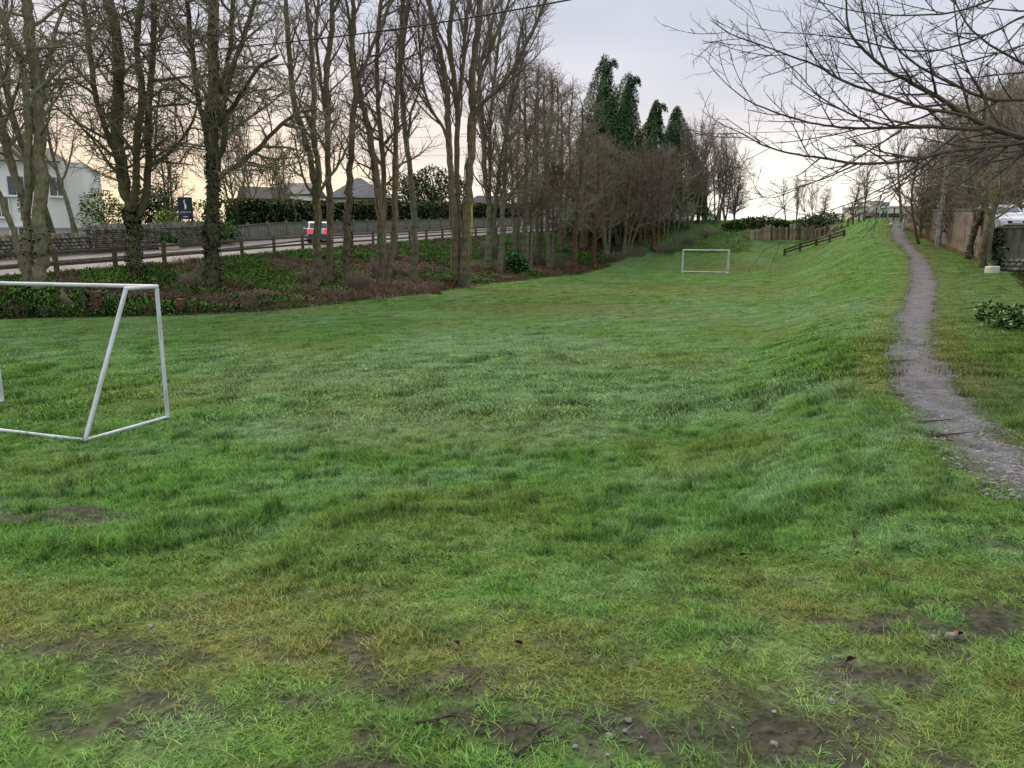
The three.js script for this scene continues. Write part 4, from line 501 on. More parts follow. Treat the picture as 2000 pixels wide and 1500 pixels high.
function brush(label, u, v, h, spreadM, n, seed, mat, group, name = 'coppice_brush') { const q = hit(u, v), R = rng(seed), gb = new GB(), o = thing(name, label, 'brushwood', q, 0, group); for (let k = 0; k < n; k++) { const a = R() * 6.283, r = spreadM * 0.4 * Math.sqrt(R()), out = 0.2 + 0.5 * R(), H = h * (0.4 + 0.7 * R()), s = V(Math.cos(a) * r, -0.05, Math.sin(a) * r); gb.tube([s, V(s.x * (1 + out), H * 0.55, s.z * (1 + out)), V(s.x * (1 + out * 1.6) + (R() - 0.5) * 0.2, H, s.z * (1 + out * 1.6) + (R() - 0.5) * 0.2)], [0.014, 0.011, 0.005], 3); } part('shoots', gb.build(), mat, o); return o; }
const BRL = 'brown brush of dry shoots on the tree bank', BRG = 'brush clumps on the tree bank';
[[300, 606, 0.35, 0.8, 70, 'twigBrown'], [430, 590, 0.4, 0.9, 70, 'twigRed'], [520, 585, 0.45, 1.0, 80, 'twigRed'], [374, 566, 0.8, 0.8, 150, 'twigRed'], [404, 545, 0.9, 0.6, 80, 'twigRed'], [610, 556, 0.8, 1.6, 160, 'twigRed'], [585, 572, 0.5, 1.2, 110, 'twigRed'], [700, 566, 1.1, 1.2, 140, 'twigBrown'], [650, 580, 0.5, 1.3, 120, 'twigRed'], [745, 538, 1.2, 1.1, 160, 'twigRed'], [770, 535, 0.8, 0.8, 80, 'twigRed'], [800, 512, 0.6, 1, 70, 'twigRed'], [930, 530, 0.9, 1.2, 120, 'twigRed'], [955, 505, 1.6, 1.4, 190, 'twigBrown'], [975, 530, 0.9, 1.6, 160, 'twigRed'], [1032, 515, 1.6, 1.3, 170, 'twigBrown'], [1075, 520, 1.2, 1.8, 160, 'twigGrey'], [1100, 525, 0.8, 1.8, 140, 'twigGrey'], [1200, 508, 1, 2, 140, 'twigBrown'], [1240, 500, 1.1, 2, 140, 'twigBrown'], [1300, 495, 1.2, 2, 150, 'twigGrey'], [1340, 478, 1.3, 2, 150, 'twigGrey'], [1380, 462, 1.2, 2, 120, 'twigBrown'], [480, 560, 0.5, 1, 60, 'twigBrown'], [250, 590, 0.4, 0.8, 60, 'twigBrown'], [560, 530, 0.6, 1.2, 60, 'twigBrown']].forEach(([u, v, h, s, n, m], k) => { const own = { 374: 'tall reddish shoots standing in the dirt near the ivy-clad tree', 404: 'red brush growing against the foot of the ivy-clad tree', 745: 'reddish brush wrapped round the foot of the torn willow clump', 610: 'wide reddish brush at the foot of the low-forking tree', 700: 'pale fan of tall shoots below the slender leaning tree', 955: 'tall brown brush round the grey forked tree', 1032: 'tall brown brush round the mossy twin-stemmed tree', 300: 'low brown shoots in the dirt between the two stumps' }[u]; brush(own ?? (u > 1040 ? 'brush of dry shoots below the thicket trees' : BRL), u, v, h, s, n, 700 + k, M[m], own ? undefined : u > 1040 ? 'brush clumps below the thicket' : BRG); });
function stump(label, u, v, h, r, seed, ivy) { const q = hit(u, v), R = rng(seed), gb = new GB(), o = thing('tree_stump', label, 'stump', q), pts = []; for (let k = 0; k <= 5; k++) pts.push(V((R() - 0.5) * 0.05, k / 5 * h - 0.1, (R() - 0.5) * 0.05)); gb.tube(pts, pts.map((_, k) => r * (1 + 0.5 * Math.exp(-k))), 11, false, 0.35); part('bole', gb.build(), M.barkRed, o); part('cut_top', new THREE.CylinderGeometry(r * 0.99, r * 1.01, 0.03, 11).translate(pts[5].x, h - 0.11, pts[5].z), M.splinter, o); for (let k = 0; k < 9; k++) { const sg = new GB(), a = R() * 6.283; sg.tube([V(Math.cos(a) * r * 1.3, -0.02, Math.sin(a) * r * 1.3), V(Math.cos(a) * r * 1.7, h * 0.4 * R(), Math.sin(a) * r * 1.7), V(Math.cos(a + 0.3) * r * 2.3, 0.05 + h * 0.5 * R(), Math.sin(a + 0.3) * r * 2.3)], [0.014, 0.01, 0.004], 3); part('shoot', sg.build(), M.twigRed, o); } if (ivy) { const ig = new GB(); for (let k = 0; k < ivy; k++) { const a = R() * 6.283, tone = 0.5 + R(); ig.col = [tone, tone, tone]; randomLeaf(ig, R, V(Math.cos(a) * r * 1.05, h * (0.1 + 0.95 * R()), Math.sin(a) * r * 1.05), 0.12, 0.1, V(Math.cos(a), -0.4, Math.sin(a))); } part('ivy', ig.build(true), M.ivy, o); } return o; }
stump('tall rotten ivy-topped stump between the pale tree and the white goal', 190, 612, 0.85, 0.21, 1, 120);
stump('short shaggy stump in the dirt behind the goal corner', 352, 612, 0.6, 0.12, 2, 0);
stump('broad stump with dark ivy on top beside the tall vase-shaped tree', 880, 562, 0.55, 0.32, 3, 140);
stump('small red-brown stump at the edge of the lawn', 853, 574, 0.32, 0.20, 4, 0);
{ // fallen log, bare soil bank, roots, litter
  const q = hit(990, 548), o = thing('fallen_log', 'short black log lying at the lawn edge beside bare soil', 'log', q, 0.3), g = new GB(); g.tube([V(-0.32, 0.1, 0), V(-0.1, 0.12, 0.02), V(0.12, 0.12, -0.02), V(0.33, 0.1, 0)], [0.14, 0.16, 0.16, 0.13], 10, false, 0.2); part('bark', g.build(), M.barkDark, o); part('cut_end', new THREE.CylinderGeometry(0.13, 0.13, 0.02, 10).rotateZ(Math.PI / 2).translate(0.33, 0.1, 0), M.woodDark, o); part('cut_end', new THREE.CylinderGeometry(0.14, 0.14, 0.02, 10).rotateZ(Math.PI / 2).translate(-0.32, 0.1, 0), M.woodDark, o);
  const s = hit(1016, 546), D0 = -s.z; structure('bare_soil', strip(D0 - 1.1, D0 + 1.4, 0.12, (D) => s.x - 1.0 + 0.5 * (fbm(1, D, 2, 301) - 0.5), (D) => s.x + 1.0 * (1 - Math.abs(D - D0) / 1.8), (x, D) => groundY(x, D) + 0.02, 8, null, 1), M.soilRed);
  const r = hit(118, 606), ro = thing('root_plate', 'tangle of pale exposed roots on the bank beside the pale tree', 'roots', r), rg = new GB(), R = rng(303); for (let k = 0; k < 22; k++) { const a = -0.6 + 1.2 * R(); rg.tube([V(0.1 * R(), 0.75 - 0.2 * R(), -0.1), V(0.1 + 0.2 * R(), 0.45, 0.05 + 0.1 * R()), V(0.2 + 0.4 * R(), 0.2, 0.1), V(0.35 + 0.6 * R(), 0.02, a * 0.5)], [0.025, 0.022, 0.016, 0.006], 4); } part('roots', rg.build(), M.barkPale, ro);
  const l = hit(789, 571); const pa = thing('litter_paper', 'scrap of white litter lying where the bank meets the lawn', 'litter', l.add(V(0, 0.03, 0))); const pg = new THREE.PlaneGeometry(0.34, 0.24, 5, 4).rotateX(-Math.PI / 2); { const p = pg.attributes.position; for (let k = 0; k < p.count; k++) p.setY(k, 0.05 * vnoise(p.getX(k) * 14, p.getZ(k) * 14, 305)); pg.computeVertexNormals(); } part('sheet', pg, M.white, pa);
  const lt = hit(755, 590), st = thing('dead_branch', 'broken dark branch propped on the bank beside the broad stump', 'branch', hit(860, 556)), dg = new GB(); dg.tube([V(-0.9, 0.55, 0), V(-0.5, 0.32, 0), V(0, 0.05, 0.05)], [0.02, 0.05, 0.06], 6); part('wood', dg.build(), M.barkDark, st);
  // small things on the near ground
  const Rr = rng(311); [[1040, 1452, 0.17, 0.9], [1035, 1425, 0.10, 2.2], [860, 1412, 0.16, 0.2]].forEach(([u, v, L, a], k) => { const p = hit(u, v), g = new GB(), t = thing('fallen_twig', k === 2 ? 'dark twig half sunk in the grass of the worn strip' : 'dark broken twig lying in the muddy strip', 'twig', p, a, 'broken twigs on the mud'); const q = [V(-L / 2, 0.012, 0), V(-L / 6, 0.02, 0.012), V(L / 5, 0.018, -0.008), V(L / 2, 0.014, 0.012)]; g.tube(q, [0.006, 0.0065, 0.005, 0.003], 5); g.tube([q[1], V(0, 0.025, 0.04), V(0.03, 0.02, 0.07)], [0.004, 0.003, 0.002], 4); part('wood', g.build(), M.barkDark, t); });
  [[1835, 825, 0.5, 0.25], [1862, 852, 0.6, 0.3], [1770, 706, 0.5, 0.2], [1825, 546, 0.6, 0.1]].forEach(([u, v, L, a]) => { const p = hit(u, v), g = new GB(), t = thing('path_twig', 'thin dark twig lying across the footpath', 'twig', p, a, 'twigs on the footpath'); g.tube([V(-L / 2, 0.02, 0), V(0, 0.028, 0.02), V(L / 2, 0.02, -0.01)], [0.008, 0.008, 0.004], 5); part('wood', g.build(), M.barkDark, t); });
  [[285, 1050], [182, 1083], [495, 957], [398, 1175], [890, 1400 - 130], [1450, 1095], [1672, 1062], [1690, 1108], [1870, 1250], [1010, 1270], [1660, 1305]].forEach(([u, v], k) => { const p = hit(u, v), g = new GB(), t = thing('fallen_leaf', 'curled brown leaf lying in the lawn', 'leaf', p.add(V(0, 0.028, 0)), k * 1.3, 'curled brown leaves on the lawn'); for (const s of [-1, 1]) { const n = V(0, 0.8, s * 0.5).normalize(); const d = V(1, 0.1, 0).normalize(); const a = g.v(-0.035, 0, 0, n.x, n.y, n.z, 0, 0), b = g.v(0.0, 0.012, s * 0.022, n.x, n.y, n.z, 1, 0), c = g.v(0.04, 0.008, 0, n.x, n.y, n.z, 1, 1), e = g.v(0.02, 0.014, s * 0.02, n.x, n.y, n.z, 0, 1); g.i.push(a, b, e, a, e, c); } part('blade', g.build().scale(0.7, 0.7, 0.7), S(0.12, 0.07, 0.045), t); });
  [[1825, 1250, 0.022], [1862, 1248, 0.028], [1625, 1372, 0.016], [294, 1226, 0.014], [1228, 1408, 0.011], [1510, 1455, 0.012], [1190, 1440, 0.013]].forEach(([u, v, r], k) => { const p = hit(u, v), g = new THREE.IcosahedronGeometry(r, 1), a = g.attributes.position; for (let m = 0; m < a.count; m++) { const f = 0.5 + 1.0 * vnoise(a.getX(m) / r * 1.6 + k * 7, a.getY(m) / r * 1.6 + a.getZ(m) / r * 1.3, 321); a.setXYZ(m, a.getX(m) * f, a.getY(m) * f * 0.55, a.getZ(m) * f); } g.computeVertexNormals(); const o = new THREE.Mesh(g, M.concrete); o.name = numbered('pale_stone'); o.position.copy(p).add(V(0, r * 0.3, 0)); tag(o, 'pale stone showing in the muddy turf', 'stone', 'pale stones in the turf'); scene.add(o); });
  const w = hit(1937, 534), wb = thing('stone_block', 'rough white stone block at the foot of the leaning wall tree', 'stone block', w, 0.25), bg = new RoundedBoxGeometry(0.5, 0.34, 0.36, 3, 0.05), bp = bg.attributes.position; for (let k = 0; k < bp.count; k++) bp.setXYZ(k, bp.getX(k) + 0.03 * (vnoise(bp.getY(k) * 9, bp.getZ(k) * 9, 331) - 0.5), bp.getY(k) + 0.03 * (vnoise(bp.getX(k) * 9, bp.getZ(k) * 9, 333) - 0.5), bp.getZ(k)); bg.computeVertexNormals(); part('block', bg.translate(0, 0.15, 0), M.beige.clone(), wb); wb.children[0].material.color.setRGB(0.62, 0.58, 0.50);
}
{ // white ball by the crest of the path
  const q = hit(1740, 441) ?? onGround(29, 58), o = new THREE.Mesh(new THREE.SphereGeometry(0.12, 20, 14), M.white); o.name = 'ball'; o.position.copy(q).add(V(0, 0.115, 0)); tag(o, 'small white ball on the verge at the crest of the footpath', 'ball'); scene.add(o);
}

// ---------------------------------------------------------------- the two goal frames
function goalFrame(label, frontL, frontR, h, back, topDepth, r) { // front feet left and right, depth behind the mouth
  const o = thing('goal_frame', label, 'goal', frontL.clone().add(frontR).multiplyScalar(0.5)), c = o.position, dir = frontR.clone().sub(frontL).setY(0).normalize(), bk = V(-dir.z, 0, dir.x).multiplyScalar(back > 0 ? 1 : -1), A = frontL.clone().sub(c), B = frontR.clone().sub(c), up = V(0, h, 0);
  const bar = (name, a, b, rr = r) => { const g = new GB(), m = a.clone().lerp(b, 0.5); g.tube([a, a.clone().lerp(b, 0.02), m, a.clone().lerp(b, 0.98), b], [rr * 0.9, rr, rr, rr, rr * 0.9], 12, false); return part(name, g.build(), M.goal, o); };
  const gy = (p) => { const w = p.clone().add(c); p.y = groundY(w.x, -w.z) + r - c.y; return p; };
  const fl = gy(A.clone()), fr = gy(B.clone()), bl = gy(A.clone().addScaledVector(bk, Math.abs(back))), brr = gy(B.clone().addScaledVector(bk, Math.abs(back))), tl = A.clone().add(up), tr = B.clone().add(up), ul = tl.clone().addScaledVector(bk, topDepth), ur = tr.clone().addScaledVector(bk, topDepth);
  bar('goalpost', fl, tl); bar('goalpost', fr, tr); bar('crossbar', tl, tr); bar('top_arm', tl, ul); bar('top_arm', tr, ur); bar('rear_stay', ul, bl); bar('rear_stay', ur, brr); bar('side_ground_bar', fl, bl, r * 0.85); bar('side_ground_bar', fr, brr, r * 0.85); bar('rear_ground_bar', bl, brr, r * 0.85);
  const jg = [tl, tr, ul, ur, bl, brr, fl, fr].map((p) => new THREE.SphereGeometry(r * 1.08, 12, 8).translate(p.x, p.y, p.z)); part('corner_joint', jg[0], M.goal, o); jg.slice(1).forEach((g) => part('corner_joint', g, M.goal, o)); return o;
}
{ const R0 = hit(328, 818), L0 = hit(5, 786); goalFrame('near white metal goal frame without a net seen from behind', L0, R0, 1.83, 1.32, 0.5, 0.027);
  const b = hit(1333, 534), c = hit(1422, 535), L = b.distanceTo(c); goalFrame('distant white metal goal frame at the far end of the field', b, c, 1.83, -1.2, 0.5, 0.045); }

// ---------------------------------------------------------------- fences
function railBetween(gs, a, b, h, w, t) { const L = a.distanceTo(b), g = new RoundedBoxGeometry(w, h, L, 1, 0.012); g.lookAt(b.clone().sub(a)); return g.translate((a.x + b.x) / 2, (a.y + b.y) / 2, (a.z + b.z) / 2); }
{ const o = thing('road_fence', 'weathered timber post and rail fence along the road', 'fence', onGround(xF(31), 31)), c = o.position; const P = []; for (let k = -7; k < 27; k++) { const D = 31 + 3 * k * (k > 13 ? 1 + (k - 13) * 0.01 : 1), x = xF(D); P.push(V(x, groundY(x, D), -D)); }
  const pg = (() => { const s = new THREE.Shape(); s.moveTo(-0.085, 0); s.lineTo(0.085, 0); s.lineTo(0.085, 1.22); s.quadraticCurveTo(0.08, 1.31, 0, 1.32); s.quadraticCurveTo(-0.08, 1.31, -0.085, 1.22); const g = new THREE.ExtrudeGeometry(s, { depth: 0.13, bevelEnabled: true, bevelSize: 0.01, bevelThickness: 0.01, bevelSegments: 1 }); return g.translate(0, -0.07, -0.065); })(), R = rng(401);
  P.forEach((p, k) => { const m = part('post', pg, M.wood, o); m.position.copy(p).sub(c); m.rotation.set((R() - 0.5) * 0.05, 0.3 + (R() - 0.5) * 0.2, (R() - 0.5) * 0.06); if (k) for (const h of [1.06, 0.58]) { const a = P[k - 1].clone().add(V(-0.0, h + (R() - 0.5) * 0.04, -0.05)).sub(c), b = p.clone().add(V(0, h + (R() - 0.5) * 0.04, -0.05)).sub(c); part('rail', railBetween(null, a, b, 0.13, 0.05), M.wood, o); } }); }
{ // palisade of upright timbers and the rail fence that drops down the bank
  const y = (x, D) => groundY(x, D), o = thing('palisade', 'retaining palisade of uneven grey timbers at the end of the field', 'palisade', V(at(1558, 474, 76).x, 3, -76)), c = o.position, R = rng(411), gs = [0, 1, 2, 3].map((k) => { const g = new RoundedBoxGeometry(0.17, 1, 0.16, 1, 0.025), p = g.attributes.position; for (let m = 0; m < p.count; m++) if (p.getY(m) > 0.3) p.setY(m, p.getY(m) + (p.getX(m) * (k - 1.5)) * 0.35); g.computeVertexNormals(); return g.translate(0, 0.5, 0); });
  for (let k = 0; k < 52; k++) { const t = k / 51, u = lerp(1466, 1652, t), D = t < 0.12 ? lerp(72.5, 76, t / 0.12) : lerp(76, 74, (t - 0.12) / 0.88), q = at(u, 474, D), b = at(u, 462, D).y - 0.35, h = (t < 0.12 ? lerp(0.55, 1.0, t / 0.12) : 1.05) * (0.70 + 0.45 * R()) + 0.35; const m = part('timber', gs[k % 4], [M.woodGrey, M.woodDark, M.woodGrey, M.wood, M.woodPale][(R() * 5) | 0], o); m.position.set(q.x, b, -D).sub(c); m.scale.set(0.62 + 0.5 * R(), h, 1); m.rotation.set((R() - 0.5) * 0.1, R() * 0.4, (R() - 0.5) * 0.09); }
  const f = thing('stile_fence', 'dark timber rail fence stepping down the bank beside the palisade', 'fence', hit(1532, 499)), fc = f.position, PX = [[1532, 499, 13], [1562, 490, 15], [1594, 480, 14], [1620, 473, 15], [1648, 462, 13]].map(([u, v, h]) => { const q = hit(u, v); return [q, h * -q.z / FPX]; });
  PX.forEach(([q, h], k) => { part('post', rbx(0.2, h + 0.3, 0.18, 0, h / 2 - 0.15, 0, 0.03), M.woodDark, f).position.copy(q).sub(fc); if (k) { const [p, g] = PX[k - 1]; for (const t of [0.82, 0.42]) part('rail', railBetween(null, p.clone().add(V(0, g * t, 0.02)).sub(fc), q.clone().add(V(0, h * t, 0.02)).sub(fc), 0.16, 0.07), M.woodDark, f); } });
  const q1 = PX[3][0].clone(), q2 = PX[4][0].clone(); part('brace', railBetween(null, q1.clone().add(V(0, 0.1, 0.1)).sub(fc), q2.clone().add(V(-0.3, 1.6, 0.1)).sub(fc), 0.12, 0.07), M.woodGrey, f); part('brace', railBetween(null, q1.clone().add(V(-0.9, 0.1, 0.16)).sub(fc), q1.clone().add(V(0.5, 1.5, 0.16)).sub(fc), 0.12, 0.07), M.woodGrey, f);
  const hr = thing('crest_rail', 'dark timber handrail rising along the bank crest towards the shed', 'fence', hit(1653, 452)), hc = hr.position, ps = [[1653, 74], [1663, 74.5], [1674, 75.5], [1685, 77]].map(([u, D]) => { const x = at(u, 474, D).x; return onGround(x, D); }); ps.forEach((p, k) => { part('post', rbx(0.12, 0.9, 0.12, 0, 0.35, 0, 0.02), M.woodDark, hr).position.copy(p).sub(hc); if (k) part('rail', railBetween(null, ps[k - 1].clone().add(V(0, 0.72, 0)).sub(hc), p.clone().add(V(0, 0.72, 0)).sub(hc), 0.14, 0.07), M.woodDark, hr); });
}

// ---------------------------------------------------------------- walls, hedge, houses across the road
const wallAt = (D, w, up = 0) => { const x = xF(D) - w; return V(x, roadY(Math.min(w, 11), D) + up, -D); };
function stones(R, a, b, h, t, s, gb, jag = 0) { // a course-less rubble face: rounded stones on both sides of a wall run
  const L = a.distanceTo(b), d = b.clone().sub(a).normalize(), n = V(-d.z, 0, d.x).normalize(), cols = Math.round(L / s), rowsN = Math.max(2, Math.round(h / (s * 0.62)));
  for (let i = 0; i < cols; i++) for (let j = 0; j < rowsN; j++) { const f = (i + 0.5 + 0.5 * (j % 2) + 0.3 * (R() - 0.5)) / cols; if (f > 1) continue; const p = a.clone().lerp(b, f).add(V(0, (j + 0.5) * h / rowsN, 0)).addScaledVector(n, t / 2 * 0.9), g = new THREE.IcosahedronGeometry(1, 0), tone = 0.45 + 0.9 * R(); gb.col = [tone * (0.95 + 0.15 * R()), tone, tone * 0.95]; const sc = V(s * 0.53 * (0.8 + 0.4 * R()), h / rowsN * 0.52, 0.07 + 0.05 * R()), ps = g.attributes.position, ns = g.attributes.normal, st = gb.p.length / 3; for (let k = 0; k < ps.count; k++) { const q = d.clone().multiplyScalar(ps.getX(k) * sc.x).add(V(0, ps.getY(k) * sc.y, 0)).addScaledVector(n, ps.getZ(k) * sc.z).add(p), m = d.clone().multiplyScalar(ns.getX(k)).add(V(0, ns.getY(k), 0)).addScaledVector(n, ns.getZ(k)); gb.i.push(gb.v(q.x, q.y, q.z, m.x, m.y, m.z, q.x, q.y)); } }
}
function slab(a, b, t, h, up = 0) { const L = a.distanceTo(b), g = new THREE.BoxGeometry(t, h, L); g.lookAt(b.clone().sub(a).setY(0)); const m = a.clone().lerp(b, 0.5), p = g.attributes.position, d = b.clone().sub(a), LL = d.x * d.x + d.z * d.z; for (let k = 0; k < p.count; k++) { const f = (p.getX(k) * d.x + p.getZ(k) * d.z) / LL; p.setY(k, p.getY(k) + f * d.y); g.attributes.uv.setXY(k, (f + 0.5) * L / 2.2, p.getY(k) / 2.2); } return g.translate(m.x, m.y + h / 2 + up, m.z); }
{ const R = rng(421), Z = V(0, 0, 0);
  const mk = (name, label, D0, D1, h, s, jag, mat) => { const o = thing(name, label, 'wall', wallAt(D0, 10.8)), c = o.position, gb = new GB(), gc = new GB(), seg = 4, core = []; for (let k = 0; k < seg; k++) { const a = wallAt(lerp(D0, D1, k / seg), 10.8).sub(c), b = wallAt(lerp(D0, D1, (k + 1) / seg), 10.8).sub(c); core.push(slab(a, b, 0.34, h - 0.05, 0)); stones(R, b, a, h, 0.4, s, gb); stones(R, a, b, h, 0.4, s, gb);
      const n = Math.round(a.distanceTo(b) / (jag ? 0.15 : 0.3)); for (let i = 0; i < n; i++) { const p = a.clone().lerp(b, (i + 0.5) / n), hh = jag ? 0.2 + 0.2 * R() : 0.16 + 0.1 * R(), g = new THREE.BoxGeometry(jag ? 0.1 : 0.27, hh, 0.36); { const q = g.attributes.position; for (let m = 0; m < q.count; m++) if (q.getY(m) > 0) q.setXYZ(m, q.getX(m) * (0.5 + 0.4 * R()), q.getY(m) * (0.8 + 0.4 * R()), q.getZ(m) * 0.8); } g.computeVertexNormals(); g.rotateZ((R() - 0.5) * 0.3); const tone = 0.5 + 0.8 * R(); gc.col = [tone * 1.05, tone, tone * 0.9]; const ix = g.index.array, st = gc.p.length / 3, ps = g.attributes.position, ns = g.attributes.normal; for (let m = 0; m < ps.count; m++) gc.v(ps.getX(m) + p.x, ps.getY(m) + p.y + h + hh / 2 - 0.05, ps.getZ(m) + p.z, ns.getX(m), ns.getY(m), ns.getZ(m), ps.getX(m), ps.getY(m)); for (const q of ix) gc.i.push(st + q); } }
    part('core', core, M.concreteDark, o); const f = part('stonework', gb.build(true), mat, o); f.userData.kind = 'stuff'; const cc = part('coping_stones', gc.build(true), mat, o); cc.userData.kind = 'stuff'; return o; };
  mk('rubble_wall', 'dark mossy rubble stone wall in front of the white house', 30, 45.5, 1.15, 0.3, false, M.stone);
  mk('stone_wall', 'grey stone wall with jagged upright coping below the navy sign', 45.6, 56.5, 1.5, 0.2, true, M.stone);
  // concrete panel wall with posts, hedge above it
  const o = thing('panel_wall', 'low grey concrete panel wall with posts below the clipped hedge', 'wall', wallAt(58, 11)), c = o.position, P = []; for (let D = 58; D < 118; D += 2.4) P.push(wallAt(D, 11).sub(c)); const pg = rbx(0.2, 1.5, 0.2, 0, 0.6, 0, 0.02);
  P.forEach((p, k) => { part('post', pg, M.concrete, o).position.copy(p); if (k) { part('panel', slab(P[k - 1], p, 0.1, 1.18, -0.05), M.concrete, o); part('coping', slab(P[k - 1], p, 0.2, 0.07, 1.132), M.kerb, o); } });
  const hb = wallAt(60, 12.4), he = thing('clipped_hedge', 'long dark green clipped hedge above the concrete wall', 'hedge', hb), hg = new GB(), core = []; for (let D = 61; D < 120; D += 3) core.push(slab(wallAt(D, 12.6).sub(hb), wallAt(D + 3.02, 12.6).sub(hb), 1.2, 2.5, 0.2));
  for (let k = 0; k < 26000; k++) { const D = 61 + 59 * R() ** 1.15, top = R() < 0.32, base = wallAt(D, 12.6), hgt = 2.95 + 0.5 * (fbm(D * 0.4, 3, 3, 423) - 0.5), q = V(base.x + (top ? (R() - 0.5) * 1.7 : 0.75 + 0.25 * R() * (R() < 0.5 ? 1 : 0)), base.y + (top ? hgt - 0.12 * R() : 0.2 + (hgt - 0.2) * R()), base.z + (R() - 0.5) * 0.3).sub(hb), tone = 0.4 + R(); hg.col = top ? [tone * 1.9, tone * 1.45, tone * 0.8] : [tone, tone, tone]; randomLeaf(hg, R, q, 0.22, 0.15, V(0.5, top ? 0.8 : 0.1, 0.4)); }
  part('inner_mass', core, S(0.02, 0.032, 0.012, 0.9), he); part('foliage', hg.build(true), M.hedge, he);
}
function windowPart(o, x, y, z, w, h, turn = 0) { const g = new THREE.Group(); g.name = 'window'; g.position.set(x, y, z); g.rotation.y = turn; o.add(g); part('pane', bx(w, h, 0.04, 0, 0, 0), M.glass, g); part('frame', [bx(w + 0.16, 0.08, 0.12, 0, h / 2 + 0.04, 0), bx(w + 0.16, 0.08, 0.12, 0, -h / 2 - 0.04, 0), bx(0.08, h, 0.12, -w / 2 - 0.04, 0, 0), bx(0.08, h, 0.12, w / 2 + 0.04, 0, 0), bx(0.06, h, 0.09, 0, 0, 0)], M.white, g); part('sill', bx(w + 0.3, 0.07, 0.2, 0, -h / 2 - 0.12, 0.05), M.render, g); return g; }
function hipRoof(w, d, h, over, y, hip = 0.5) { const W2 = w / 2 + over, D2 = d / 2 + over, r = W2 - D2 * hip * 2 * 0.5, rx = Math.max(0, W2 - D2 * hip), v = [[-W2, y, D2], [W2, y, D2], [W2, y, -D2], [-W2, y, -D2], [-rx, y + h, 0], [rx, y + h, 0]], f = [[0, 1, 5], [0, 5, 4], [1, 2, 5], [2, 3, 4], [2, 4, 5], [3, 0, 4], [0, 2, 1], [0, 3, 2]], p = [], t = []; for (const q of f) for (const k of q) { p.push(...v[k]); t.push(v[k][0] / 3 + v[k][2] / 3, (v[k][1] + v[k][2]) / 3); } const g = new THREE.BufferGeometry(); g.setAttribute('position', new THREE.Float32BufferAttribute(p, 3)); g.setAttribute('uv', new THREE.Float32BufferAttribute(t, 2)); g.computeVertexNormals(); return g; }
function house(name, label, u, D, vBase, w, d, hWall, hRoof, turn, hip, roofMat, wins, chim) { const q = at(u, vBase, D), o = thing(name, label, 'house', q, turn); part('wall', bx(w, hWall + 1, d, 0, hWall / 2 - 0.5, 0), M.render, o); const rf = part('roof', hipRoof(w, d, hRoof, 0.35, hWall + 0.02, hip), roofMat, o); part('eaves', [bx(w + 0.76, 0.2, 0.06, 0, hWall - 0.08, d / 2 + 0.37), bx(w + 0.76, 0.2, 0.06, 0, hWall - 0.08, -d / 2 - 0.37), bx(0.06, 0.2, d + 0.66, w / 2 + 0.37, hWall - 0.08, 0), bx(0.06, 0.2, d + 0.66, -w / 2 - 0.37, hWall - 0.08, 0)], M.roofDark, o); for (const [x, y, ww, hh] of wins) windowPart(o, x, y, d / 2 + 0.03, ww, hh); if (chim) part('chimney', bx(0.7, 1.6, 0.7, chim, hWall + hRoof + 0.1, 0), M.render, rf); return o; }
{ // the big white house at the left
  const q = at(88, 474, 60), yb = wallAt(50, 11).y + 0.2, o = thing('white_house', 'large white rendered house with a flat tan plinth behind the rubble wall', 'house', V(q.x - 9.2, yb, -63), 0.35), top = at(60, 303, 57).y - yb;
  part('wall', bx(21, top, 9, 0, top / 2, 0), M.render, o); part('plinth', bx(21.1, 1.3, 9.1, 0, 0.65, 0), M.plinth, o); part('string_course', bx(21.14, 0.22, 9.14, 0, 1.42, 0), S(0.30, 0.34, 0.40), o); const rf = part('roof', hipRoof(17, 9, 1.5, 0.5, top + 0.02, 0.3), M.roofDark, o); part('parapet', bx(5, 0.5, 8.6, 8, top - 0.2, 0), M.render, o); part('chimney', bx(0.9, 1.5, 0.9, -2, top + 1.6, 0), M.render, rf);
  for (const [x, y, w, h] of [[5.8, top - 1.9, 1.1, 1.4], [8.6, top - 1.9, 1.0, 1.4], [4.6, 3.1, 1.1, 1.5], [5.6, 1.05, 1.0, 1.0], [-3.4, top - 1.8, 1.0, 1.35], [-0.5, top - 1.8, 1.0, 1.35], [-6.5, top - 1.8, 1.0, 1.35], [-3.4, 3.2, 1.0, 1.5], [-0.6, 3.2, 1.1, 1.5], [-7, 3.2, 1.0, 1.5], [-0.4, 0.9, 1.2, 1.0]]) windowPart(o, x, y, 4.6, w, h); part('porch_roof', bx(3.2, 0.25, 1.4, -2.2, 4.9, 5.1, 0, 0, 0.25), M.roofDark, o); }
house('bungalow', 'bungalow with a slate hip roof showing above the hedge', 704, 98, 440, 7.2, 7, 3.2, 2.6, 0.15, 0.95, M.roof, [[-2.5, 1.6, 1.4, 1.2], [2.5, 1.6, 1.4, 1.2]]);
house('gabled_house', 'small white house with slate roof left of the hip-roofed bungalow', 588, 120, 425, 5.2, 7, 3.3, 1.9, -0.1, 0.05, M.roof, [[-1.2, 2.0, 0.9, 1.2], [1.3, 2.0, 0.9, 1.2]], null);
house('distant_house', 'pale house with grey hipped roof high behind the white gabled house', 582, 150, 404, 5.2, 5, 3.0, 1.3, 0.1, 0.9, M.roof, [[-1.2, 1.9, 1.2, 1.2], [1.2, 1.9, 1.2, 1.2]], null);
house('slate_house', 'low dark-roofed house with a white bargeboard behind the roadside hedge', 514, 100, 432, 4.8, 5, 2.7, 1.6, 0.5, 0.05, M.roofDark, [[-2, 1.5, 1.2, 1.1]], null);
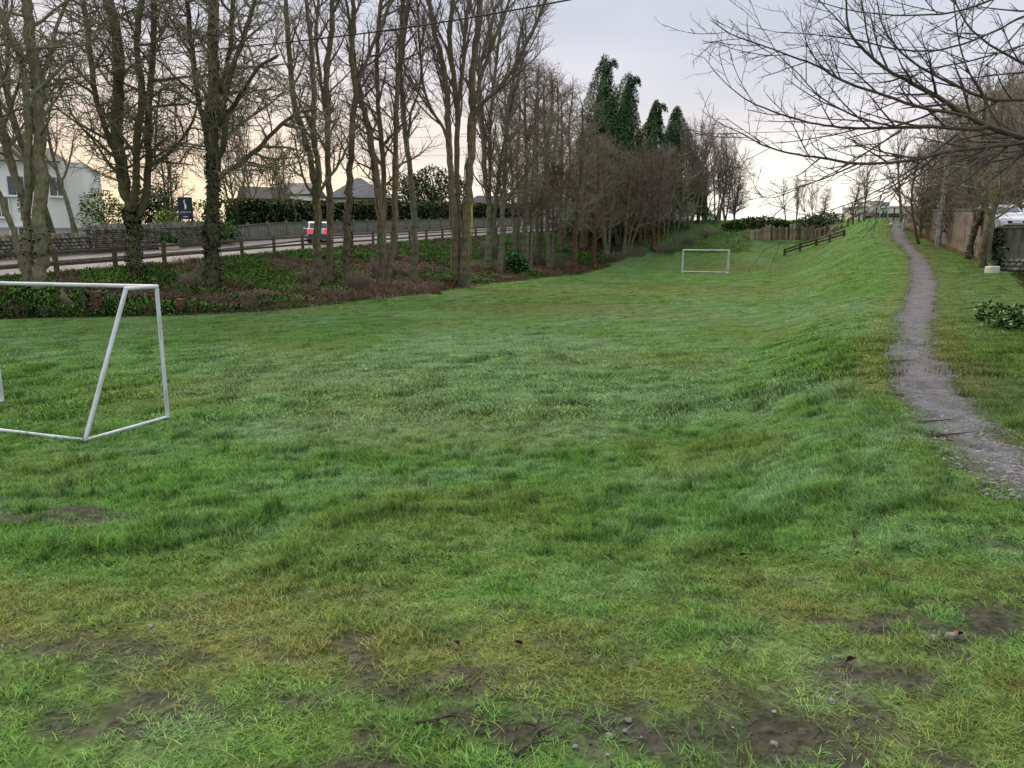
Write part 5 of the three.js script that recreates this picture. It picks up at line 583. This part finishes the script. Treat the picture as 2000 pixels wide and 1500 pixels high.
house('grey_house', 'house with dark hip roof glimpsed through the thicket', 1088, 122, 425, 12, 8, 4.4, 2.6, 0, 0.9, M.roof, [[-3.5, 2.4, 1.3, 1.3], [0, 2.4, 1.3, 1.3], [3.5, 2.4, 1.3, 1.3]], 2);
house('porch_house', 'pale house end glimpsed between the torn trunks and the yellow post', 950, 126, 440, 7, 6, 2.9, 1.8, 0.2, 0.7, M.roofDark, [[-1.8, 1.4, 1.0, 1.2], [1.2, 1.1, 1.1, 2.0]], null);
{ const o = thing('garden_wall', 'short bright white garden wall at the road bend', 'wall', at(985, 448, 112)); part('wall', bx(5.5, 1.3, 0.25, 0, 0.5, 0, -0.3), M.white, o); part('coping', bx(5.6, 0.08, 0.34, 0, 1.19, 0, -0.3), M.kerb, o); }
{ // the navy estate sign
  const q = at(364, 432, 58), o = thing('estate_sign', 'navy board on short posts with a white swan-like emblem above the stone wall', 'sign', q, 0.3), cv = document.createElement('canvas'); cv.width = 280; cv.height = 440; const c = cv.getContext('2d'); c.fillStyle = '#0d1d33'; c.fillRect(0, 0, 280, 440);
  const T = new THREE.CanvasTexture(cv); c.fillStyle = '#dfe7ec'; c.beginPath(); c.moveTo(118, 62); c.bezierCurveTo(122, 40, 152, 44, 152, 72); c.bezierCurveTo(146, 58, 134, 60, 132, 76); c.bezierCurveTo(134, 120, 176, 150, 164, 208); c.bezierCurveTo(160, 224, 150, 232, 138, 252); c.bezierCurveTo(118, 214, 124, 190, 126, 160); c.bezierCurveTo(124, 130, 108, 100, 118, 62); c.fill();
  c.textAlign = 'center'; c.fillStyle = '#e4e8ee'; c.font = 'bold 34px serif'; c.fillText('SUMMER COVE', 140, 310, 216); c.fillStyle = '#8f9aa8'; c.fillRect(112, 332, 56, 4); c.fillStyle = '#f2f4f7'; c.fillRect(92, 372, 7, 34); c.fillRect(99, 384, 80, 12); T.colorSpace = THREE.SRGBColorSpace; T.needsUpdate = true;
  part('board', bx(1.02, 1.62, 0.07, 0, 0.95, 0), M.navy, o); part('face', new THREE.PlaneGeometry(1.0, 1.6).translate(0, 0.95, 0.041), S(1, 1, 1, 0.45, { map: T }), o); for (const x of [-0.4, 0.4]) part('post', rbx(0.09, 1.9, 0.09, x, -0.75 + 0.05, -0.09, 0.01), M.black, o); }
{ const p = wallAt(84, 8.4), o = thing('road_sign', 'grey road sign seen from behind on a slim pole by the panel wall', 'road sign', V(at(724, 474, 84).x, at(724, 463, 84).y, -84)); part('pole', new THREE.CylinderGeometry(0.04, 0.045, 3.1, 10).translate(0, 1.55, 0), M.metal, o); part('plate', new THREE.CylinderGeometry(0.36, 0.36, 0.03, 24).rotateX(Math.PI / 2).rotateY(1.15).translate(0, 2.85, 0.03), M.metal, o); part('bracket', bx(0.3, 0.05, 0.05, 0, 2.85, 0, 1.15), M.metal, o);
  const y = V(at(922, 474, 82).x, 0, -82); y.y = groundY(y.x, 82); const yp = thing('yellow_post', 'mossy yellow-green painted post beside the road fence', 'post', y); part('pole', new THREE.CylinderGeometry(0.12, 0.14, 4.0, 10).translate(0, 1.9, 0), M.yellow, yp); part('cap', new THREE.SphereGeometry(0.12, 10, 6).translate(0, 3.9, 0), M.yellow, yp);
  const b = V(at(969, 474, 86).x, 0, -86); b.y = groundY(b.x, 86); const bp = thing('black_bollard', 'black post with a slanting yellow band at the fence line', 'bollard', b); part('post', new THREE.CylinderGeometry(0.12, 0.13, 1.6, 12).translate(0, 0.7, 0), M.black, bp); part('band', bx(0.1, 0.9, 0.05, 0, 1.1, 0.14, 0, -0.35), M.yellow, bp);
  const n = at(888, 440, 96), np = thing('name_plate', 'tall dark plate with rows of white lettering glimpsed between torn trunks', 'sign', n); part('plate', bx(0.7, 1.3, 0.05, 0, 1.8, 0), M.navy, np); part('post', bx(0.1, 2.2, 0.08, 0, 0.6, -0.07), M.metal, np); [0, 1, 2, 3].forEach((k) => part('lettering', bx(0.42, 0.13, 0.012, 0, 2.25 - k * 0.28, 0.032), M.white, np));
  const e = at(782, 440, 95), ep = thing('property_sign', 'small tilted white board in the hedge beside the torn willow clump', 'sign', e); part('board', bx(0.55, 0.85, 0.04, 0, 1.0, 0, 0.2, 0.4), M.white, ep); part('post', bx(0.07, 1.8, 0.07, -0.05, 0.1, -0.06), M.woodDark, ep);
  const t = wallAt(50.5, 9.7, 0.1), tr = thing('planter_trough', 'pale stone trough with leafy plants at the end of the stone wall', 'planter', t, 0.35); part('trough', [rbx(1.2, 0.4, 0.06, 0, 0.2, 0.22, 0.01), rbx(1.2, 0.4, 0.06, 0, 0.2, -0.22, 0.01), rbx(0.06, 0.4, 0.38, 0.57, 0.2, 0, 0.01), rbx(0.06, 0.4, 0.38, -0.57, 0.2, 0, 0.01), rbx(1.08, 0.06, 0.38, 0, 0.05, 0, 0.01)], M.beige, tr); part('soil', bx(1.07, 0.04, 0.37, 0, 0.34, 0), M.soilRed, tr); const R = rng(431); for (let n = 0; n < 5; n++) { const g = new GB(); for (let k = 0; k < 60; k++) { const tone = 0.6 + R(); g.col = [tone, tone * 1.2, tone]; randomLeaf(g, R, V(-0.44 + n * 0.22 + (R() - 0.5) * 0.16, 0.38 + 0.6 * R() ** 2, (R() - 0.5) * 0.2), 0.24, 0.08, V(0, 1, 0)); } part('plant', g.build(true), M.conifer, tr); } }
// ---------------------------------------------------------------- cars
function car(name, label, p, turn, paint) {
  const o = thing(name, label, 'car', p, turn), prof = (pts, d, bev = 0.05) => { const s = new THREE.Shape(); pts.forEach(([x, y, ...c], k) => k ? (c.length ? s.quadraticCurveTo(c[0], c[1], x, y) : s.lineTo(x, y)) : s.moveTo(x, y)); return new THREE.ExtrudeGeometry(s, { depth: d - 2 * bev, bevelEnabled: true, bevelSize: bev, bevelThickness: bev, bevelSegments: 3, curveSegments: 8 }).translate(0, 0, -d / 2 + bev); };
  part('body', prof([[-2.05, 0.38], [-2.08, 0.85, -2.12, 0.6], [-1.95, 1.0, -2.07, 0.98], [0.75, 1.0], [1.85, 0.80, 1.4, 0.96], [2.08, 0.40, 2.1, 0.75], [1.75, 0.25], [1.62, 0.25], [0.98, 0.25, 1.3, 0.88], [-0.98, 0.25], [-1.62, 0.25, -1.3, 0.88], [-1.85, 0.25]], 1.72), paint, o);
  const cab = part('cabin', prof([[-1.95, 0.98], [-1.62, 1.45, -1.8, 1.38], [-0.1, 1.48, -0.8, 1.56], [0.95, 0.98, 0.45, 1.34]], 1.5, 0.08), paint, o);
  part('side_window', bx(1.9, 0.30, 1.53, -0.55, 1.19, 0), M.glass, cab); part('windscreen', bx(0.04, 0.52, 1.28, 0.66, 1.25, 0, 0, 1.02), M.glass, cab); part('rear_window', bx(0.04, 0.40, 1.25, -1.93, 1.24, 0, 0, -0.38), M.glass, cab);
  for (const x of [-1.3, 1.3]) for (const z of [-0.76, 0.76]) { const w = part('wheel', new THREE.CylinderGeometry(0.31, 0.31, 0.2, 20).rotateX(Math.PI / 2), M.tyre, o); w.position.set(x, 0.31, z); part('rim', new THREE.CylinderGeometry(0.2, 0.2, 0.22, 14).rotateX(Math.PI / 2), M.metal, w); }
  for (const z of [-0.64, 0.64]) { part('headlight', rbx(0.16, 0.16, 0.36, 2.0, 0.70, z, 0.05), M.lamp, o); part('tail_light', rbx(0.16, 0.30, 0.42, -2.11, 0.84, z, 0.04), M.red, o); part('mirror', rbx(0.14, 0.13, 0.2, 0.62, 1.05, z * 1.5, 0.04), paint, o); }
  part('grille', rbx(0.08, 0.16, 0.9, 2.11, 0.55, 0, 0.03), M.black, o); part('front_bumper_slot', rbx(0.08, 0.1, 1.3, 2.12, 0.38, 0, 0.03), M.black, o); part('rear_bumper', rbx(0.12, 0.24, 1.6, -2.13, 0.46, 0, 0.04), M.black, o); part('number_plate', bx(0.03, 0.11, 0.5, -2.19, 0.66, 0), M.plate, o); part('number_plate', bx(0.03, 0.11, 0.5, 2.17, 0.55, 0), M.white, o); return o;
}
{ const D = 62, x = at(621, 474, D).x, p = V(x, roadY(xF(D) - x, D) + 0.005, -D); car('driving_car', 'silver hatchback with glowing red tail lights driving away on the road', p, 1.86, M.carSilver);
  const wy = at(1975, 428, 42); car('parked_car', 'white hatchback parked nose-on behind the mossy concrete wall', V(wy.x + 0.4, wy.y - 0.72, -43.6), -1.75, M.carWhite); }
{ // mossy concrete wall on the right
  const b = hit(1957, 528), o = thing('concrete_wall', 'dark stained concrete retaining wall with a mossy top and rubble foot', 'wall', b), c = o.position, top = at(1960, 438, -b.z + 1).y - b.y, R = rng(441); const A = V(0.0, -0.2, -0.4), Bq = V(3.4, -0.2, 11), C = V(3.0, -0.2, 22);
  part('panel', slab(A, Bq, 0.35, top, 0), M.concreteDark, o); part('panel', slab(Bq, C, 0.35, top, 0), M.concreteDark, o); part('end_face', slab(A, V(4.5, -0.2, -2.2), 0.33, top - 0.02, 0), M.concreteDark, o); const mg = new GB(); for (let k = 0; k < 2600; k++) { const t = R(), p = t < 0.8 ? A.clone().lerp(Bq, t / 0.8) : Bq.clone().lerp(C, (t - 0.8) / 0.2); p.x += (R() - 0.5) * 0.4; p.y += top + 0.01; const tone = 0.6 + R() * 0.8; mg.col = [tone * 7, tone * 2.6, tone * 1.2]; randomLeaf(mg, R, p, 0.1, 0.05, V(0, 0.5, 0)); } part('moss_top', mg.build(true), M.ivy, o); part('coping', [slab(A, Bq, 0.42, 0.08, top), slab(Bq, C, 0.42, 0.08, top)], M.moss, o);
  const gb = new GB(); stones(R, V(0.1, -0.2, -0.3), V(3.3, -0.2, 10.8), 0.75, 0.5, 0.34, gb); stones(R, V(3.3, -0.2, 10.8), V(0.1, -0.2, -0.3), 0.75, 0.5, 0.34, gb); const f = part('rubble_foot', gb.build(true), M.stone, o); f.userData.kind = 'stuff'; const ig = new GB(); for (let k = 0; k < 260; k++) { const t = R() ** 2 * 0.05, p = A.clone().lerp(Bq, t).add(V(-0.2 - 0.1 * R(), top * R(), 0.1)), tone = 0.5 + R(); ig.col = [tone, tone, tone]; randomLeaf(ig, R, p, 0.14, 0.12, V(-0.6, -0.4, 0.4)); } part('ivy', ig.build(true), M.ivy, o);
  const tb = wyPlatform(); function wyPlatform() { const q = at(1990, 432, 46); const g = new THREE.BoxGeometry(12, 0.4, 11); const m = structure('parking_yard', g.translate(q.x + 4.8, q.y - 1.0, -46), M.pavement); return m; }
}
// ---------------------------------------------------------------- poles, crest buildings, wires
{ const h = hit(1832, 481), D = -h.z, o = thing('lamp_post', 'thick pale grey pole leaning beside the footpath', 'pole', h), g = new GB(), pts = [[1832, 481], [1836, 440], [1840, 400], [1846, 350], [1852, 290], [1856, 230]].map(([u, v]) => at(u, v, D).sub(h)); pts[0].y = -0.2; g.tube(smooth(pts, 14), Array.from({ length: 15 }, (_, k) => lerp(0.17, 0.10, k / 14)), 12, false, 0.05); part('shaft', g.build(), S(0.62, 0.63, 0.65, 0.6, { map: T_CONC }), o); part('band', [new THREE.CylinderGeometry(0.175, 0.175, 0.05, 14).translate(0.06, 0.9, 0), new THREE.CylinderGeometry(0.168, 0.168, 0.04, 14).translate(0.12, 1.9, 0)], M.black, o); const tp = pts[5]; part('lantern', rbx(0.5, 0.14, 0.22, tp.x - 0.3, tp.y + 0.02, tp.z, 0.04), M.metal, o);
  const h2 = hit(1763, 450), D2 = -h2.z, o2 = thing('marker_post', 'short grey post leaning at the right verge near the path crest', 'post', h2), g2 = new GB(), a = V(0, -0.2, 0), b = at(1767, 417, D2).sub(h2); g2.tube([a, a.clone().lerp(b, 0.5), b], [0.09, 0.085, 0.08], 10, true); part('shaft', g2.build(), S(0.34, 0.38, 0.44, 0.6), o2); part('cap', new THREE.SphereGeometry(0.085, 10, 6).translate(b.x, b.y, b.z), M.metal, o2); part('base_plate', new THREE.CylinderGeometry(0.14, 0.14, 0.04, 12).translate(0, 0.02, 0), M.metal, o2);
  const D3 = 88, q = V(at(1698, 474, D3).x, at(1698, 438, D3).y, -D3), s = thing('garden_shed', 'small pale timber shed with a dark felt roof at the path crest', 'shed', q, 0.15); part('wall', bx(1.15, 1.0, 1.6, 0, 0.4, 0), M.woodGrey, s); part('gable', (() => { const t = new THREE.Shape(); t.moveTo(-0.575, 0); t.lineTo(0.575, 0); t.lineTo(0, 0.33); return new THREE.ExtrudeGeometry(t, { depth: 1.58, bevelEnabled: false }).translate(0, 0.9, -0.79); })(), M.woodGrey, s); for (const k of [-1, 1]) part('roof_slope', bx(0.86, 0.05, 1.8, k * 0.36, 1.10, 0, 0, -k * 0.52), M.roofDark, s); part('door', bx(0.5, 0.8, 0.04, 0.2, 0.35, 0.82), M.woodDark, s); part('trim', bx(0.06, 0.85, 0.05, -0.2, 0.38, 0.82), M.white, s);
  const D4 = 125, q4 = at(1716, 430, D4), w = thing('long_building', 'long low pale building beyond the path crest', 'building', q4); part('wall', bx(9.4, 2.6, 6, 0, 0.6, 0), S(0.62, 0.56, 0.47, 0.9), w); part('roof_edge', bx(9.6, 0.22, 6.2, 0, 1.98, 0), S(0.4, 0.38, 0.38), w); for (const x of [-3.2, -0.6, 2.2]) windowPart(w, x, 1.0, 3.03, 1.1, 0.7); part('gable_block', bx(2, 3.4, 4, -2.2, 1.0, 1.4), S(0.66, 0.6, 0.52, 0.9), w); part('flat_roof', bx(2.1, 0.12, 4.1, -2.2, 2.76, 1.4), M.roof, w);
  const bw = thing('boundary_wall', 'dark boundary wall closing the far end of the path', 'wall', V(at(1735, 474, 92).x, at(1735, 437, 92).y, -92)); part('wall', bx(4.4, 1.4, 0.3, 0, 0.45, 0), S(0.12, 0.105, 0.08, 0.9, { map: T_CONC }), bw); part('coping', bx(4.5, 0.08, 0.4, 0, 1.19, 0), M.kerb, bw);
  const D5 = 80, q5 = V(at(1722, 474, D5).x, groundY(at(1722, 474, D5).x, D5), -D5), n = thing('direction_sign', 'two-pole sign with a grey panel over a green panel at the path crest', 'sign', q5); const px = D5 / FPX, yy = (v) => at(1722, v, D5).y - q5.y; for (const x of [-8, 7]) part('pole', new THREE.CylinderGeometry(0.045, 0.045, yy(394), 8).translate(x * px, yy(394) / 2, 0), M.metal, n); part('grey_panel', bx(16 * px, 8 * px, 0.05, 0, yy(399), 0.06), S(0.28, 0.29, 0.32, 0.5), n); part('white_strip', bx(16 * px, 2.4 * px, 0.05, 0, yy(404.5), 0.06), M.white, n); part('green_panel', bx(16 * px, 5 * px, 0.05, 0, yy(408.5), 0.06), S(0.22, 0.38, 0.25, 0.6), n);
  [[1741, 64, 427, 450], [1706, 68, 430, 448]].forEach(([u, D, v, vb], k) => { const x = at(u, 474, D).x, p = onGround(x, D), H = 1.1, t = thing('thin_post', k ? 'thin dark post on the bank edge left of the path crest' : 'thin timber post beside the white ball', 'post', p); part('shaft', rbx(0.09, H + 0.2, 0.09, 0, H / 2 - 0.1, 0, 0.015), M.woodDark, t); part('top', new THREE.ConeGeometry(0.06, 0.06, 4).rotateY(Math.PI / 4).translate(0, H + 0.03, 0), M.woodDark, t); });
  const wire = (name, label, pts, r) => { const g = new GB(), c = at(...pts[0]); g.tube(smooth(pts.map((p) => at(...p).sub(c)), 40), Array(41).fill(r), 6, false); const m = thing(name, label, 'cable', c); part('line', g.build(), M.black, m); };
  wire('overhead_cable', 'thick dark overhead cable sagging across the treetops', [[-400, 112, 44], [0, 119, 41], [200, 115, 38], [500, 89, 34], [800, 53, 30], [1120, -2, 26], [1400, -62, 22]], 0.03);
  wire('overhead_wire', 'thin level wire crossing the open sky behind the hanging boughs', [[900, 262, 96], [1200, 262, 92], [1345, 262, 88], [1480, 259, 84], [1700, 250, 78], [2100, 225, 70]], 0.03);
  [[690, 262, 268], [640, 285, 300], [600, 300, 316]].forEach(([u, v, w], k) => wire('service_wire', 'faint thin wire strung between the trunks across the road', [[u - 500, v + 14, 110], [u, v + 8, 110], [u + 150, v + 6, 110], [u + 420, v, 110]], 0.018));
  scene.children.filter((o) => /service_wire/.test(o.name)).forEach((o) => { o.userData.group = 'thin wires across the road'; });
  const pole = thing('telegraph_pole', 'slim dark telegraph pole standing against the glow beside the navy sign', 'pole', at(340, 445, 82)); part('shaft', new THREE.CylinderGeometry(0.09, 0.13, 6.4, 10).translate(0, 2.9, 0), M.woodDark, pole); part('crossarm', bx(1.2, 0.1, 0.1, 0, 5.7, 0.12), M.woodDark, pole);
}
scene.traverse((o) => { if (o.isMesh) { o.castShadow = true; o.receiveShadow = true; } });
renderer.render(scene, camera);
